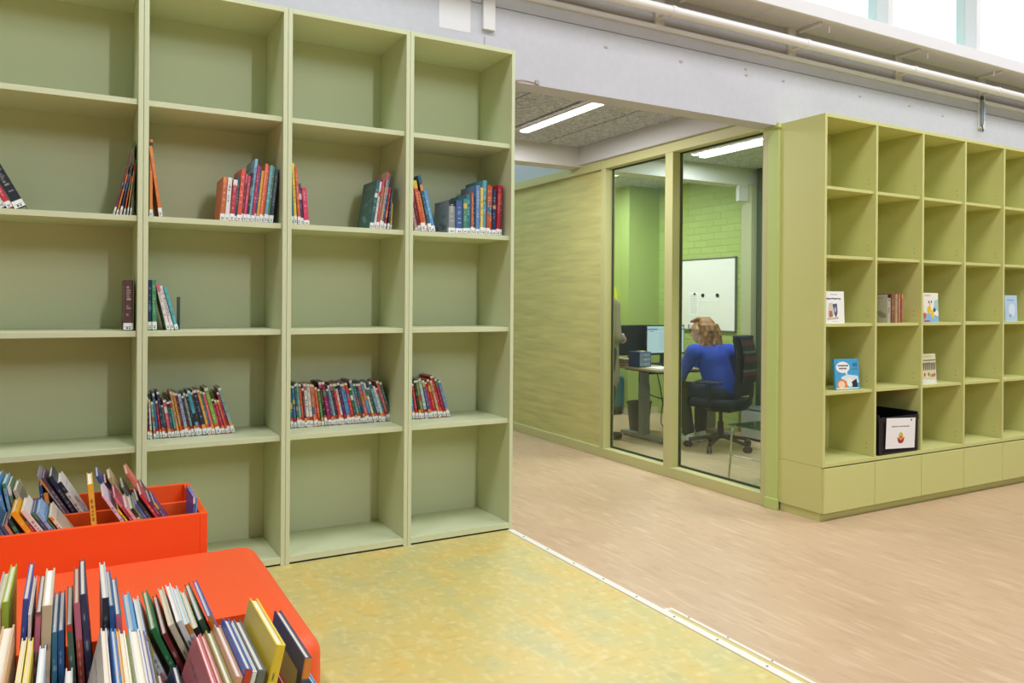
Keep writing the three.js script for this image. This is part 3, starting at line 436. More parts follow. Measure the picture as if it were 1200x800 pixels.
function jacketBox(x0, x1, y0, y1, z0, z1, cell) {
  const g = bx(x0, x1, y0, y1, z0, z1), X = (cell % COLS) * CELLW, Y = Math.floor(cell / COLS) * CELLH, W = COLS * CELLW, H = ROWS * CELLH;
  const U = (x) => (X + x) / W, Vv = (yy) => 1 - (Y + yy) / H;
  const cu = [U(19), Vv(CELLH - 3), U(61), Vv(3)], su = [U(2), Vv(CELLH - 3), U(13), Vv(3)], solid = [U(16.4), Vv(100), U(17.4), Vv(104)];
  setFaceUV(g, 0, cu[2], cu[1], cu[0], cu[3]); setFaceUV(g, 1, ...cu);
  setFaceUV(g, 2, ...solid); setFaceUV(g, 3, ...solid); setFaceUV(g, 4, ...su); setFaceUV(g, 5, ...solid);
  return g;
}
// book frame: origin at the bottom corner it stands on, spine towards +z, thickness along x
function addBook(x, y, z, t, H, W, phi, hex, kind, label, group) {
  const cell = nextCell++ % atlasN; drawJacket(cell, hex, kind); printCover(cell, hex);
  const g = thing('book', label, 'book', [0, 0, 0], 0, group);
  const a = phi * Math.PI / 180, piv = phi >= 0 ? 0 : -t;     // pivot corner
  g.position.set(phi >= 0 ? x : x + t / Math.cos(a), y + 0.0003, z); g.rotation.z = a;
  const c = Math.min(0.0025, t * 0.2);
  part('cover', [jacketBox(piv, piv + c, 0, H, -W, 0, cell), jacketBox(piv + t - c, piv + t, 0, H, -W, 0, cell), jacketBox(piv + c * 0.5, piv + t - c * 0.5, 0, H, -c * 1.2, 0.0012, cell)], mJacket, g);
  part('page_block', bx(piv + c, piv + t - c, 0.002, H - 0.003, -W + 0.004, -c * 1.2), rnd() < 0.5 ? mPages : mPagesWhite, g);
  if (kind !== 'plain') part('spine_label', bx(piv - 0.0004, piv + t + 0.0004, 0.004, 0.004 + Math.min(0.032, H * 0.14) * (0.75 + 0.4 * rnd()), -0.012, 0.0018), mLabel, g, 'white library label');
  return g;
}
const WHERE = {
  c1: ['far row, shelf two, fourth bookcase from opening'], c2: ['near row, shelf two, fourth bookcase from opening'], c3: ['far pair, shelf two, third bookcase from opening'],
  c4: ['near row, shelf two, third bookcase from opening'], c5: ['far row, shelf two, second bookcase from opening'], c6: ['near row, shelf two, second bookcase from opening'],
  c7: ['far row, shelf two, bookcase beside opening'], c8: ['near row, shelf two, bookcase beside opening'], c9: ['alone on shelf three, fourth bookcase from opening'],
  c10: ['by bookend, shelf three, third bookcase from opening'], c11: ['shelf four, third bookcase from opening'], c12: ['shelf four, second bookcase from opening'], c13: ['shelf four, bookcase beside opening'],
  r2: ['row of magazines in the cubby bookcase'] };
for (const [key, z, ys, W, rows] of DATA.shelf) rows.forEach(([x, t, H, phi, hex], i) => {
  const ord = ORD[rows.length - 1 - i], comic = key === 'c11' || key === 'c12' || key === 'c13';
  const label = rows.length === 1 ? 'thick ' + colourName(hex) + ' paperback standing ' + WHERE[key][0]
    : key === 'r2' ? colourName(hex) + ' magazine spine, ' + ORD[i] + ' from the pier side, ' + WHERE[key][0]
    : colourName(hex) + ' book, ' + ord + ' from opening end, ' + WHERE[key][0];
  addBook(x, ys, z + (comic ? (i % 3 - 1) * 0.004 : ((i * 7) % 5 - 2) * 0.004), t, H, W * (0.92 + 0.16 * ((i * 13 % 7) / 7)), phi, hex, comic ? 'comic' : key === 'r2' ? 'plain' : 'book', label, 'books ' + WHERE[key][0]);
});
const BINW = { rearfront: 'front row of bin behind bench', rearback: 'back row of bin behind bench', frontback: 'back row of bin before bench', frontfront: 'front row of bin before bench' };
for (const [key, z, fl, rows] of DATA.bins) rows.forEach(([x, t, H, phi, hex, W], i) => {
  addBook(x, fl, z, t, H, W, phi, hex, i % 3 === 0 ? 'plain' : 'book', colourName(hex) + ' picture book, ' + ORD[rows.length - 1 - i] + ' from open end, ' + BINW[key], 'picture books in the ' + BINW[key]);
});
{
  const g = thing('bookend', 'grey metal bookend beside leaning books on the third shelf', 'bookend', [-1.952, 1.275, 0.70]);
  part('upright', rbx(0, 0.0025, 0, 0.135, -0.10, 0.02, 0.001), mAlu, g);
  part('foot', rbx(-0.09, 0.0, 0, 0.0015, -0.10, 0.02, 0.0005), mAlu, g);
}
// picture books shown face-on in the cubbies
function faceBook(x, y, z, w, h, t, tilt, turn, label, edge, draw) {
  const g = thing('display_book', label, 'book', [x, y, z], turn, 'picture books shown face-on in the cubbies'); g.rotation.order = 'YXZ'; g.rotation.x = -tilt;
  const tex = canvasTex(160, Math.round(160 * h / w), draw);
  part('front_cover', (() => { const b = bx(-w / 2, w / 2, 0, h, t / 2 - 0.002, t / 2); for (const f of [0, 1, 2, 3, 5]) setFaceUV(b, f, 0.01, 0.01, 0.03, 0.03); return b; })(), M('#ffffff', 0.35, { map: tex }), g);
  part('back_cover', bx(-w / 2, w / 2, 0, h, -t / 2, -t / 2 + 0.002), M(edge, 0.4), g);
  part('page_block', bx(-w / 2 + 0.003, w / 2 - 0.003, 0.003, h - 0.003, -t / 2 + 0.002, t / 2 - 0.002), mPagesWhite, g);
  part('spine', bx(-w / 2 - 0.001, -w / 2 + 0.003, 0, h, -t / 2, t / 2), M(edge, 0.4), g);
}
const scribble = (c, x, y, w, h, n, col) => { c.fillStyle = col; let px = x; while (px < x + w) { const l = w / n * (0.5 + 0.7 * rnd()); c.fillRect(px, y + rnd() * h * 0.2, l * 0.75, h * (0.7 + 0.3 * rnd())); px += l; } };
const blob = (c, col, pts) => { c.fillStyle = col; c.beginPath(); pts.forEach(([a, b], i) => (i ? c.lineTo(a, b) : c.moveTo(a, b))); c.closePath(); c.fill(); };
const oval = (c, col, x, y, a, b, r = 0) => { c.fillStyle = col; c.beginPath(); c.ellipse(x, y, a, b, r, 0, 7); c.fill(); };
faceBook(1.945, 1.272, 0.79, 0.20, 0.21, 0.012, 0.04, 0.0, 'white picture book with a pencil drawing, shown face-on in a cubby', '#f4f2ee', (c, w, h) => {
  c.fillStyle = '#f6f5f2'; c.fillRect(0, 0, w, h); scribble(c, 55, 14, 50, 5, 8, '#9a9aa0'); scribble(c, 24, 34, 110, 9, 12, '#2c3038');
  blob(c, '#d8cfc0', [[40, 62], [70, 60], [78, 130], [38, 140], [32, 120]]); blob(c, '#5a5e70', [[70, 66], [104, 64], [108, 110], [96, 138], [82, 120]]); oval(c, '#e8c8b0', 56, 90, 9, 12); blob(c, '#b0745a', [[44, 100], [66, 104], [70, 132], [42, 136]]); oval(c, '#c9b8d0', 90, 96, 8, 14); blob(c, '#c8bfae', [[26, 140], [112, 134], [116, 144], [30, 150]]); scribble(c, 60, h - 12, 50, 3, 8, '#b0b0b4');
});
faceBook(2.975, 1.272, 0.79, 0.175, 0.212, 0.012, 0.04, 0.0, 'colourful picture book cover with yellow figures on blue, in a cubby', '#e8e4d8', (c, w, h) => {
  c.fillStyle = '#f2efe4'; c.fillRect(0, 0, w, h); blob(c, '#8cc0e4', [[0, h], [0, h - 50], [60, h - 64], [w, h - 40], [w, h]]); blob(c, '#a8d4c8', [[w, 40], [w, 120], [110, 100], [120, 50]]); scribble(c, 16, 12, 60, 10, 7, '#e0a040'); oval(c, '#e9c62c', 60, 110, 20, 26, 0.4); oval(c, '#edd03a', 96, 140, 18, 30, -0.3); oval(c, '#f0c8a8', 74, 74, 14, 13); oval(c, '#33241c', 60, 60, 6, 8); oval(c, '#33241c', 88, 58, 6, 8); oval(c, '#5a4a80', 118, 112, 14, 14); oval(c, '#d8642c', 14, 150, 16, 20); c.fillStyle = '#c8304a'; c.fillRect(6, h - 14, 60, 10);
});
faceBook(4.0, 1.272, 0.79, 0.17, 0.205, 0.01, 0.04, 0.0, 'pale blue picture book cover shown face-on in a far cubby', '#bcd4e4', (c, w, h) => { c.fillStyle = '#bcd6ea'; c.fillRect(0, 0, w, h); oval(c, '#dceaf4', 90, 110, 40, 50); scribble(c, 30, 30, 90, 10, 9, '#7c98b4'); oval(c, '#8fb0c8', 70, 150, 18, 12); });
faceBook(2.115, 0.83, 0.765, 0.215, 0.205, 0.014, 0.10, -0.12, 'blue picture book with a white speech balloon, shown in a lower cubby', '#4aa0cc', (c, w, h) => {
  c.fillStyle = '#4ea6d6'; c.fillRect(0, 0, w, h); oval(c, '#f4f4f2', 56, 42, 44, 28); blob(c, '#f4f4f2', [[60, 60], [84, 60], [82, 84]]); scribble(c, 26, 30, 62, 8, 8, '#23262c'); scribble(c, 32, 44, 48, 8, 7, '#23262c'); scribble(c, 120, 20, 28, 22, 4, '#2a6a94'); scribble(c, 112, 50, 40, 5, 7, '#2a6a94');
  blob(c, '#dfe9ee', [[40, 92], [80, 78], [150, 86], [156, 120], [60, 112]]); oval(c, '#e8824a', 46, 128, 34, 26); oval(c, '#f4d8b8', 42, 128, 22, 18); oval(c, '#f0efe8', 96, 118, 20, 22); blob(c, '#31363e', [[108, 116], [140, 100], [146, 140], [118, 152]]); c.fillStyle = '#f4efe6'; c.fillRect(8, h - 10, w - 16, 6);
});
faceBook(2.985, 0.83, 0.775, 0.165, 0.215, 0.012, 0.06, 0.0, 'beige picture book with a crowded drawing, in a lower cubby', '#d8d2a8', (c, w, h) => {
  c.fillStyle = '#dcd8ae'; c.fillRect(0, 0, w, h); scribble(c, 20, 14, 90, 6, 9, '#b0a880'); scribble(c, 10, 40, 140, 9, 14, '#3a342c');
  for (let k = 0; k < 8; k++) blob(c, ['#4c3e34', '#5c4a5a', '#3c3a44'][k % 3], [[14 + k * 18, 60 + rnd() * 10], [28 + k * 18, 58], [26 + k * 18, 110], [16 + k * 18, 116]]);
  for (let k = 0; k < 6; k++) oval(c, ['#c8382e', '#e8e4da', '#4a8a5c', '#d8a03a', '#c8382e', '#7a5a9a'][k], 30 + k * 22, 140 + rnd() * 16, 9, 13); blob(c, '#ecebe2', [[0, h], [0, h - 34], [w, h - 24], [w, h]]);
});
single('paper_slip', rbx(3.84, 3.93, 0.83, 0.8325, 0.70, 0.80, 0.0008, 1), mPaper, 'small white paper slip lying in a lower cubby', 'paper');
// black crate with a taped paper sign
{
  const g = thing('storage_crate', 'black plastic storage crate with a paper sign in the bottom cubby', 'crate', [2.566, 0.377, 0.47]);
  const w = 0.21, d = 0.36, h = 0.25, mC = M('#15161a', 0.45);
  const low = 0.03;
  part('wall', rbx(-w, -w + 0.008, 0, h + 0.02, 0, d, 0.002), mC, g); part('wall', rbx(w - 0.008, w, 0, h + 0.02, 0, d, 0.002), mC, g);
  part('wall', rbx(-w, w, 0, h + 0.02, 0, 0.008, 0.002), mC, g);
  const fr = part('wall', rbx(-w, w, 0, h, d - 0.01, d - 0.002, 0.002), mC, g);
  for (let k = 0; k < 20; k++) part('rib', rbx(-w + 0.035 + k * 0.018, -w + 0.04 + k * 0.018, 0.012, 0.03, d - 0.002, d + 0.002, 0.0008, 1), mC, fr);
  part('rim', [rbx(-w - 0.006, w + 0.006, h - 0.03, h + 0.004, d - 0.006, d + 0.004, 0.002), rbx(-w - 0.006, -w + 0.004, h - 0.02, h + 0.024, 0, d, 0.002), rbx(w - 0.004, w + 0.006, h - 0.02, h + 0.024, 0, d, 0.002)], mC, g);
  part('post', rbx(-w, -w + 0.03, 0, h, d - 0.004, d + 0.003, 0.002), mC, g); part('post', rbx(w - 0.03, w, 0, h, d - 0.004, d + 0.003, 0.002), mC, g);
  part('base', rbx(-w, w, 0, 0.01, 0, d, 0.002), mC, g); part('lower_lip', rbx(-w, w, 0, 0.014, d - 0.004, d + 0.003, 0.002), mC, g);
  const s = thing('paper_sign', 'white paper sign with a line of print and a red and yellow emblem', 'sign', [2.578, 0.515, 0.8385]); s.rotation.z = -0.05;
  const tex = canvasTex(256, 180, (c, W, H) => {
    c.fillStyle = '#f3f0ee'; c.fillRect(0, 0, W, H); c.fillStyle = '#3a3a40'; let x = 48; for (const l of [24, 14, 10, 12, 22, 24, 14, 18]) { for (let q = 0; q < l - 3; q += 5) c.fillRect(x + q, 46 + (q % 2), 3.4, 7); x += l + 3; }
    blob(c, '#b0283c', [[98, 112], [112, 120], [130, 126], [148, 120], [162, 112], [156, 138], [140, 150], [120, 150], [104, 138]]); oval(c, '#e0b430', 130, 108, 19, 23); c.fillStyle = '#9a7420'; c.fillRect(118, 110, 24, 8); blob(c, '#b0283c', [[104, 126], [120, 138], [130, 140], [140, 138], [156, 126], [148, 148], [112, 148]]);
  });
  part('sheet', (() => { const b = bx(-0.157, 0.157, -0.104, 0.104, -0.0006, 0.0006); for (const f of [0, 1, 2, 3, 5]) setFaceUV(b, f, 0.01, 0.01, 0.02, 0.02); return b; })(), M('#ffffff', 0.7, { map: tex }), s);
  part('tack', cyl(0.006, 0.006, 0.004, 10).rotateX(Math.PI / 2).translate(0.11, 0.09, 0.002), M('#4a4a50', 0.5), s);
}
// ================================================================ office furniture
{
  const g = thing('whiteboard', 'wall-mounted whiteboard with an aluminium frame on the green brick wall', 'whiteboard', [OX - 0.004, 1.07, -2.75]);
  const z0 = -0.6, z1 = 0.485, H = 0.855;
  part('panel', bx(-0.016, -0.004, 0.01, H - 0.01, z0 + 0.01, z1 - 0.01), M('#efece8', 0.25), g);
  part('frame', [rbx(-0.022, 0, 0, 0.018, z0, z1, 0.003), rbx(-0.022, 0, H - 0.018, H, z0, z1, 0.003), rbx(-0.022, 0, 0, H, z0, z0 + 0.018, 0.003), rbx(-0.022, 0, 0, H, z1 - 0.018, z1, 0.003)], M('#77797c', 0.4, { metalness: 0.5 }), g);
  const text = (n, m) => canvasTex(64, 96, (c) => { c.fillStyle = '#f4f3f0'; c.fillRect(0, 0, 64, 96); for (let k = 0; k < n; k++) scribble(c, 8, 10 + k * m, 44, 2.4, 9, '#9a9aa0'); });
  const nt = thing('note_sheet', 'narrow white note sheet held by one magnet on the whiteboard', 'paper', [OX - 0.0215, 1.257, -2.968]);
  part('sheet', bx(-0.0006, 0.0006, 0, 0.27, -0.087, 0.087), M('#ffffff', 0.8, { map: text(12, 7) }), nt);
  part('magnet', cyl(0.014, 0.014, 0.008, 14).rotateZ(Math.PI / 2).translate(-0.005, 0.25, 0.02), mBlack, nt);
  const n2 = thing('note_strip', 'wide white note strip held by two magnets on the whiteboard', 'paper', [OX - 0.0215, 1.42, -2.678]);
  part('sheet', bx(-0.0006, 0.0006, 0, 0.085, -0.14, 0.14), M('#ffffff', 0.8, { map: text(5, 16) }), n2);
  part('magnet', cyl(0.022, 0.022, 0.01, 16).rotateZ(Math.PI / 2).translate(-0.006, 0.07, -0.125), mBlack, n2);
  part('magnet', cyl(0.022, 0.022, 0.01, 16).rotateZ(Math.PI / 2).translate(-0.006, 0.07, 0.12), mBlack, n2);
  const er = thing('board_eraser', 'small white and dark eraser at the foot of the whiteboard', 'eraser', [OX - 0.021, 1.092, -2.985]);
  part('body', rbx(-0.03, 0, 0, 0.05, -0.03, 0.05, 0.004), M('#d8d6d2', 0.6), er); part('felt', rbx(-0.031, 0, 0, 0.05, -0.045, -0.03, 0.003), M('#4a4642', 0.9), er);
}
{ // desk: top, lifting columns, feet
  const g = thing('desk', 'sit-stand office desk with a pale wood top and grey steel legs', 'desk', [3.17, 0, -2.2]);
  part('desktop', rbx(-0.6, 0.6, 0.718, 0.742, -0.4, 0.4, 0.004), M('#c9b394', 0.45), g);
  for (const s of [-1, 1]) {
    const x = s * 0.45;
    part('leg', [rbx(x - 0.05, x + 0.05, 0.05, 0.56, -0.035, 0.035, 0.004), rbx(x - 0.042, x + 0.042, 0.56, 0.69, -0.028, 0.028, 0.004)], mGrey, g);
    part('foot', rbx(x - 0.04, x + 0.04, 0.012, 0.05, -0.36, 0.33, 0.008), mGrey, g);
    part('support_arm', rbx(x - 0.03, x + 0.03, 0.69, 0.718, -0.3, 0.3, 0.003), mDark, g);
    part('glide', [cyl(0.02, 0.02, 0.012, 12).translate(x, 0.006, -0.32), cyl(0.02, 0.02, 0.012, 12).translate(x, 0.006, 0.29)], mDark, g);
  }
  part('cross_bar', rbx(-0.42, 0.42, 0.66, 0.70, -0.02, 0.02, 0.003), mDark, g);
}
function screenTex(seed) { return canvasTex(256, 160, (c, w, h) => { c.fillStyle = '#d6f0f4'; c.fillRect(0, 0, w, h); c.fillStyle = '#5aa4d0'; c.fillRect(0, 14, 70, 9); c.fillRect(150, 14, 106, 9); c.fillStyle = '#c4e2ea'; c.fillRect(70, 14, 80, 9); c.fillStyle = '#c86a5c'; c.fillRect(18, 28, 26, 4); for (let k = 0; k < 11; k++) scribble(c, 84, 40 + k * 10, 60 + 40 * rnd(), 3, 10, '#9cc4d0'); }); }
function monitor(label, x, z, turn, w, h, lift, front) {
  const g = thing('monitor', label, 'monitor', [x, 0.7422, z], turn);
  const b = part('bezel', rbx(-w / 2, w / 2, lift, lift + h, -0.02, 0.014, 0.006), mBlack, g);
  part('screen', (() => { const s = bx(-w / 2 + 0.012, w / 2 - 0.012, lift + 0.022, lift + h - 0.012, 0.0142, 0.0158); return s; })(), M('#101214', 0.3, { emissive: '#ffffff', emissiveMap: screenTex(1), emissiveIntensity: 0.75 }), b, 'lit pale blue screen');
  part('neck', rbx(-0.03, 0.03, 0.01, lift + 0.12, -0.05, -0.02, 0.006), mBlack, g);
  part('stand_base', rbx(-0.13, 0.13, 0, 0.014, -0.13, 0.09, 0.006), mBlack, g);
  const l = new THREE.RectAreaLight('#d0eef6', 0.5, w - 0.03, h - 0.04); l.name = 'screen_light'; l.position.set(0, lift + h / 2, 0.018); g.add(l); l.lookAt(g.localToWorld(V3(0, lift + h / 2, 1)));
  return g;
}
monitor('black monitor with a lit page, facing the seated person', 3.10, -2.34, 0.0, 0.52, 0.315, 0.105);
{
  const g = thing('monitor', 'black monitor seen from behind, beside the drawer box', 'monitor', [2.76, 0.7422, -2.46], 3.02);
  part('housing', rbx(-0.22, 0.22, 0.1, 0.42, -0.02, 0.03, 0.01), mBlack, g); part('neck', rbx(-0.03, 0.03, 0.01, 0.25, 0.0, 0.05, 0.006), mBlack, g); part('stand_base', rbx(-0.12, 0.12, 0, 0.014, -0.08, 0.12, 0.006), mBlack, g);
}
{
  const g = thing('keyboard', 'black keyboard on the desk before the lit monitor', 'keyboard', [3.05, 0.7422, -2.02]);
  part('case', rbx(-0.2, 0.2, 0, 0.018, -0.065, 0.065, 0.005), mBlack, g);
  const keys = []; for (let r = 0; r < 4; r++) for (let k = 0; k < 14; k++) keys.push(bx(-0.19 + k * 0.0272, -0.19 + k * 0.0272 + 0.022, 0.018, 0.022, -0.055 + r * 0.028, -0.032 + r * 0.028)); part('keys', keys, mDark, g).userData.kind = 'stuff';
}
{
  const g = thing('drawer_box', 'small blue drawer box with clear front drawers on the desk', 'drawer box', [2.66, 0.7422, -2.2], 0);
  part('case', [rbx(-0.075, 0.075, 0, 0.006, -0.09, 0.09, 0.002), rbx(-0.075, 0.075, 0.15, 0.156, -0.09, 0.09, 0.002), rbx(-0.075, -0.069, 0, 0.156, -0.09, 0.09, 0.002), rbx(0.069, 0.075, 0, 0.156, -0.09, 0.09, 0.002), rbx(-0.075, 0.075, 0, 0.156, -0.09, -0.084, 0.002)], M('#2a3f80', 0.4), g);
  for (let k = 0; k < 3; k++) { const d = part('drawer', rbx(-0.067, 0.067, 0.008 + k * 0.048, 0.052 + k * 0.048, -0.08, 0.091, 0.003), M('#7c8894', 0.3), g); part('knob', rbx(-0.012, 0.012, 0.026 + k * 0.048, 0.034 + k * 0.048, 0.091, 0.099, 0.002), M('#c8ccd0', 0.3), d); }
  single('sticky_pad', rbx(2.63, 2.69, 0.8984, 0.906, -2.21, -2.14, 0.001), M('#e0d86a', 0.7), 'pale yellow note pad on top of the drawer box', 'note pad');
  const cols = ['#d07848', '#dcd8c8', '#3f8070', '#d8a050', '#c05c3c', '#e0d8c0'], cn = ['rust orange', 'pale', 'dark green', 'amber', 'brick red', 'cream'];
  for (let k = 0; k < 6; k++) single('folder', rbx(2.578 + 0.004 * (k % 2), 2.70 - 0.005 * (k % 3), 0.7423 + k * 0.0125, 0.754 + k * 0.0125, -2.56, -2.36 + 0.004 * (k % 3), 0.002, 1), M(cols[k], 0.6), cn[k] + ' folder, ' + ORD[k] + ' from the bottom of the stack beside the drawer box', 'folder', 'folders stacked on the desk');
  single('paper_stack', rbx(2.62, 2.84, 0.7423, 0.752, -2.05, -1.83, 0.001, 1), mPaper, 'white papers lying at the front corner of the desk', 'paper');
}

{
  const g = thing('waste_bin', 'dark grey plastic waste bin under the desk', 'bin', [2.98, 0, -2.62]);
  const pr = [[0.105, 0], [0.11, 0.005], [0.142, 0.30], [0.15, 0.302], [0.15, 0.318], [0.14, 0.318], [0.106, 0.012], [0.0, 0.012]].map(([a, b]) => new THREE.Vector2(a, b));
  part('body', new THREE.LatheGeometry([new THREE.Vector2(0, 0), ...pr], 28).scale(1, 1, 0.8), M('#4c5054', 0.5), g);
  part('bag_edge', new THREE.TorusGeometry(0.146, 0.006, 8, 28).rotateX(Math.PI / 2).scale(1, 1, 0.8).translate(0, 0.318, 0), M('#2c2e32', 0.6), g);
}
{
  const g = thing('trolley_case', 'teal wheeled case standing by the office door', 'case', [3.42, 0, -3.84]);
  part('shell', rbx(-0.17, 0.17, 0.09, 0.48, -0.12, 0.12, 0.03, 4), M('#1f5a66', 0.5), g);
  part('base', rbx(-0.16, 0.16, 0.06, 0.1, -0.11, 0.11, 0.01), mDark, g);
  for (const [x, z] of [[-0.13, 0.08], [0.13, 0.08], [-0.13, -0.08], [0.13, -0.08]]) part('wheel', cyl(0.035, 0.035, 0.025, 16).rotateZ(Math.PI / 2).translate(x, 0.035, z), mDark, g);
  part('handle', tube([[-0.08, 0.47, -0.1], [-0.08, 0.56, -0.1], [0.08, 0.56, -0.1], [0.08, 0.47, -0.1]], 0.01, 30, 8), mAlu, g);
}
{ // hi-vis vest on a hook
  const g = thing('safety_vest', 'yellow high-visibility vest with grey bands hanging in the office corner', 'vest', [3.5, 0.98, -3.96]);
  const P = []; const nu = 14, nv = 18;
  const geo = new THREE.PlaneGeometry(0.36, 0.62, nu, nv); const p = geo.attributes.position;
  for (let i = 0; i < p.count; i++) { const x = p.getX(i), y = p.getY(i) + 0.31; const k = y / 0.62; p.setXYZ(i, x * (1 - 0.55 * Math.max(0, k - 0.6) / 0.4) , y, 0.05 + 0.03 * Math.sin(x * 45 + y * 3) * (1 - k) + 0.02 * Math.cos(x * 12)); }
  geo.computeVertexNormals(); const back = geo.clone().translate(0, 0, -0.03);
  part('cloth', [geo, back], M('#dfe01c', 0.7, { side: THREE.DoubleSide }), g);
  for (const y0 of [0.12, 0.26]) { const b = geo.clone(), q = b.attributes.position; const w = new THREE.PlaneGeometry(0.36, 0.05, nu, 2), wp = w.attributes.position; for (let i = 0; i < wp.count; i++) { const x = wp.getX(i), y = wp.getY(i) + y0, k = y / 0.62; wp.setXYZ(i, x * 1.002, y, 0.053 + 0.03 * Math.sin(x * 45 + y * 3) * (1 - k) + 0.02 * Math.cos(x * 12)); } w.computeVertexNormals(); part('reflective_band', w, M('#8c9094', 0.4, { side: THREE.DoubleSide }), g); }
  part('hook', tube([[0, 0.6, 0.03], [0, 0.66, 0.0], [0, 0.66, -0.035]], 0.006, 16, 8), mAlu, g);
  struct('door_leaf', bx(3.3, 3.6, 0, 2.25, -4.0, -3.965), M('#9aa45c', 0.6), 'olive door leaf folded against the pier', 'door');
}
{ // bent chrome table with a glass top
  const g = thing('glass_table', 'low side table with bent chrome legs and a green glass top', 'table', [2.4, 0, -0.12]);
  const leg = (s) => tube([[-0.27, 0.008, s * 0.235], [-0.25, 0.2, s * 0.235], [-0.235, 0.39, s * 0.235], [-0.21, 0.42, s * 0.235], [-0.15, 0.424, s * 0.235], [0.15, 0.424, s * 0.235], [0.21, 0.42, s * 0.235], [0.235, 0.39, s * 0.235], [0.25, 0.2, s * 0.235], [0.27, 0.008, s * 0.235]], 0.009, 80, 10);
  part('leg_frame', leg(-1), mChrome, g); part('leg_frame', leg(1), mChrome, g);
  part('cross_rod', rod([-0.13, 0.416, -0.235], [-0.13, 0.416, 0.235], 0.007), mChrome, g); part('cross_rod', rod([0.13, 0.416, -0.235], [0.13, 0.416, 0.235], 0.007), mChrome, g);
  part('glass_top', rbx(-0.26, 0.26, 0.434, 0.444, -0.26, 0.26, 0.004), mGlassGreen, g);
  part('lower_rail', [rod([-0.25, 0.2, -0.235], [-0.25, 0.2, 0.235], 0.006), rod([0.25, 0.2, -0.235], [0.25, 0.2, 0.235], 0.006)], mChrome, g);
}
{
  const g = thing('pedestal', 'low light grey pedestal cabinet on the office floor beside the desk', 'cabinet', [3.82, 0, -1.55]);
  part('body', rbx(-0.18, 0.18, 0.02, 0.31, -0.2, 0.2, 0.004), M('#b9bcc0', 0.5), g);
  part('front', rbx(-0.195, -0.181, 0.03, 0.3, -0.19, 0.19, 0.003), M('#c4c7ca', 0.5), g);
  part('lid', rbx(-0.195, 0.19, 0.311, 0.325, -0.205, 0.205, 0.004), M('#6a6d70', 0.5), g);
  for (const [x, z] of [[-0.15, -0.17], [0.15, -0.17], [-0.15, 0.17], [0.15, 0.17]]) part('foot', cyl(0.018, 0.018, 0.02, 10).translate(x, 0.01, z), mDark, g);
}
for (const [k, pts] of [[0, [[2.95, 0.716, -2.3], [2.98, 0.5, -2.26], [3.06, 0.3, -2.3], [3.12, 0.12, -2.2], [3.2, 0.006, -2.1]]], [1, [[2.85, 0.716, -2.45], [2.9, 0.5, -2.5], [3.1, 0.38, -2.5], [3.35, 0.36, -2.5], [3.5, 0.5, -2.5], [3.55, 0.7, -2.45]]], [2, [[3.22, 0.716, -2.5], [3.24, 0.4, -2.52], [3.27, 0.15, -2.6], [3.42, 0.006, -2.75], [3.7, 0.006, -2.8]]]])
  single('cable', tube(pts, 0.006, 40, 8), mBlack, ['black cable drooping from the desk to the floor', 'black cable looping below the desk top', 'black cable running down past the waste bin to the wall'][k], 'cable');

// ---------------------------------------------------------------- office chair
const CX = 3.04, CZ = -1.42, CT = 0.35;
{
  const g = thing('office_chair', 'black mesh-backed swivel office chair with armrests, occupied', 'chair', [CX, 0, CZ], CT);
  for (let k = 0; k < 5; k++) {
    const a = k / 5 * 2 * Math.PI + 0.5, c = Math.cos(a), s = Math.sin(a);
    const leg = part('base_leg', tube([[0.03 * c, 0.12, 0.03 * s], [0.16 * c, 0.1, 0.16 * s], [0.30 * c, 0.075, 0.30 * s]], 0.018, 16, 8), mDark, g);
    part('caster', [cyl(0.03, 0.03, 0.018, 18).rotateX(Math.PI / 2).rotateY(-a + 0.4).translate(0.31 * c, 0.031, 0.31 * s - 0.012), cyl(0.03, 0.03, 0.018, 18).rotateX(Math.PI / 2).rotateY(-a + 0.4).translate(0.31 * c + 0.008, 0.031, 0.31 * s + 0.014)], mDark, leg);
  }
  part('gas_column', [cyl(0.03, 0.034, 0.16, 18).translate(0, 0.18, 0), cyl(0.018, 0.018, 0.2, 18).translate(0, 0.33, 0)], mDark, g);
  part('mechanism', rbx(-0.09, 0.09, 0.36, 0.41, -0.12, 0.14, 0.01), mDark, g);
  part('seat', new RoundedBoxGeometry(0.47, 0.085, 0.46, 5, 0.035).translate(0, 0.45, 0), M('#1c2024', 0.9), g);
  // curved backrest
  const b = new THREE.BoxGeometry(0.40, 0.54, 0.022, 14, 14, 1), p = b.attributes.position;
  for (let i = 0; i < p.count; i++) { const x = p.getX(i), y = p.getY(i), k = (y + 0.28) / 0.56; p.setXYZ(i, x * (0.86 + 0.16 * Math.sin(k * 2.2)), y, p.getZ(i) - 0.9 * x * x + 0.05 * Math.sin(k * 3) ); }
  b.computeVertexNormals();
  part('backrest', b.translate(0, 0.80, 0.25), M('#14181c', 0.85), g);
  part('back_support', tube([[0, 0.39, 0.14], [0, 0.42, 0.26], [0, 0.52, 0.31], [0, 0.75, 0.32]], 0.02, 24, 10), mDark, g);
  for (const s of [-1, 1]) { const arm = part('armrest', rbx(s * 0.27 - 0.04, s * 0.27 + 0.04, 0.64, 0.668, -0.12, 0.14, 0.012, 3), M('#2a2e30', 0.7), g); part('armrest_post', tube([[s * 0.2, 0.41, 0.02], [s * 0.27, 0.43, 0.02], [s * 0.275, 0.64, 0.02]], 0.016, 20, 8), mDark, arm); }
}
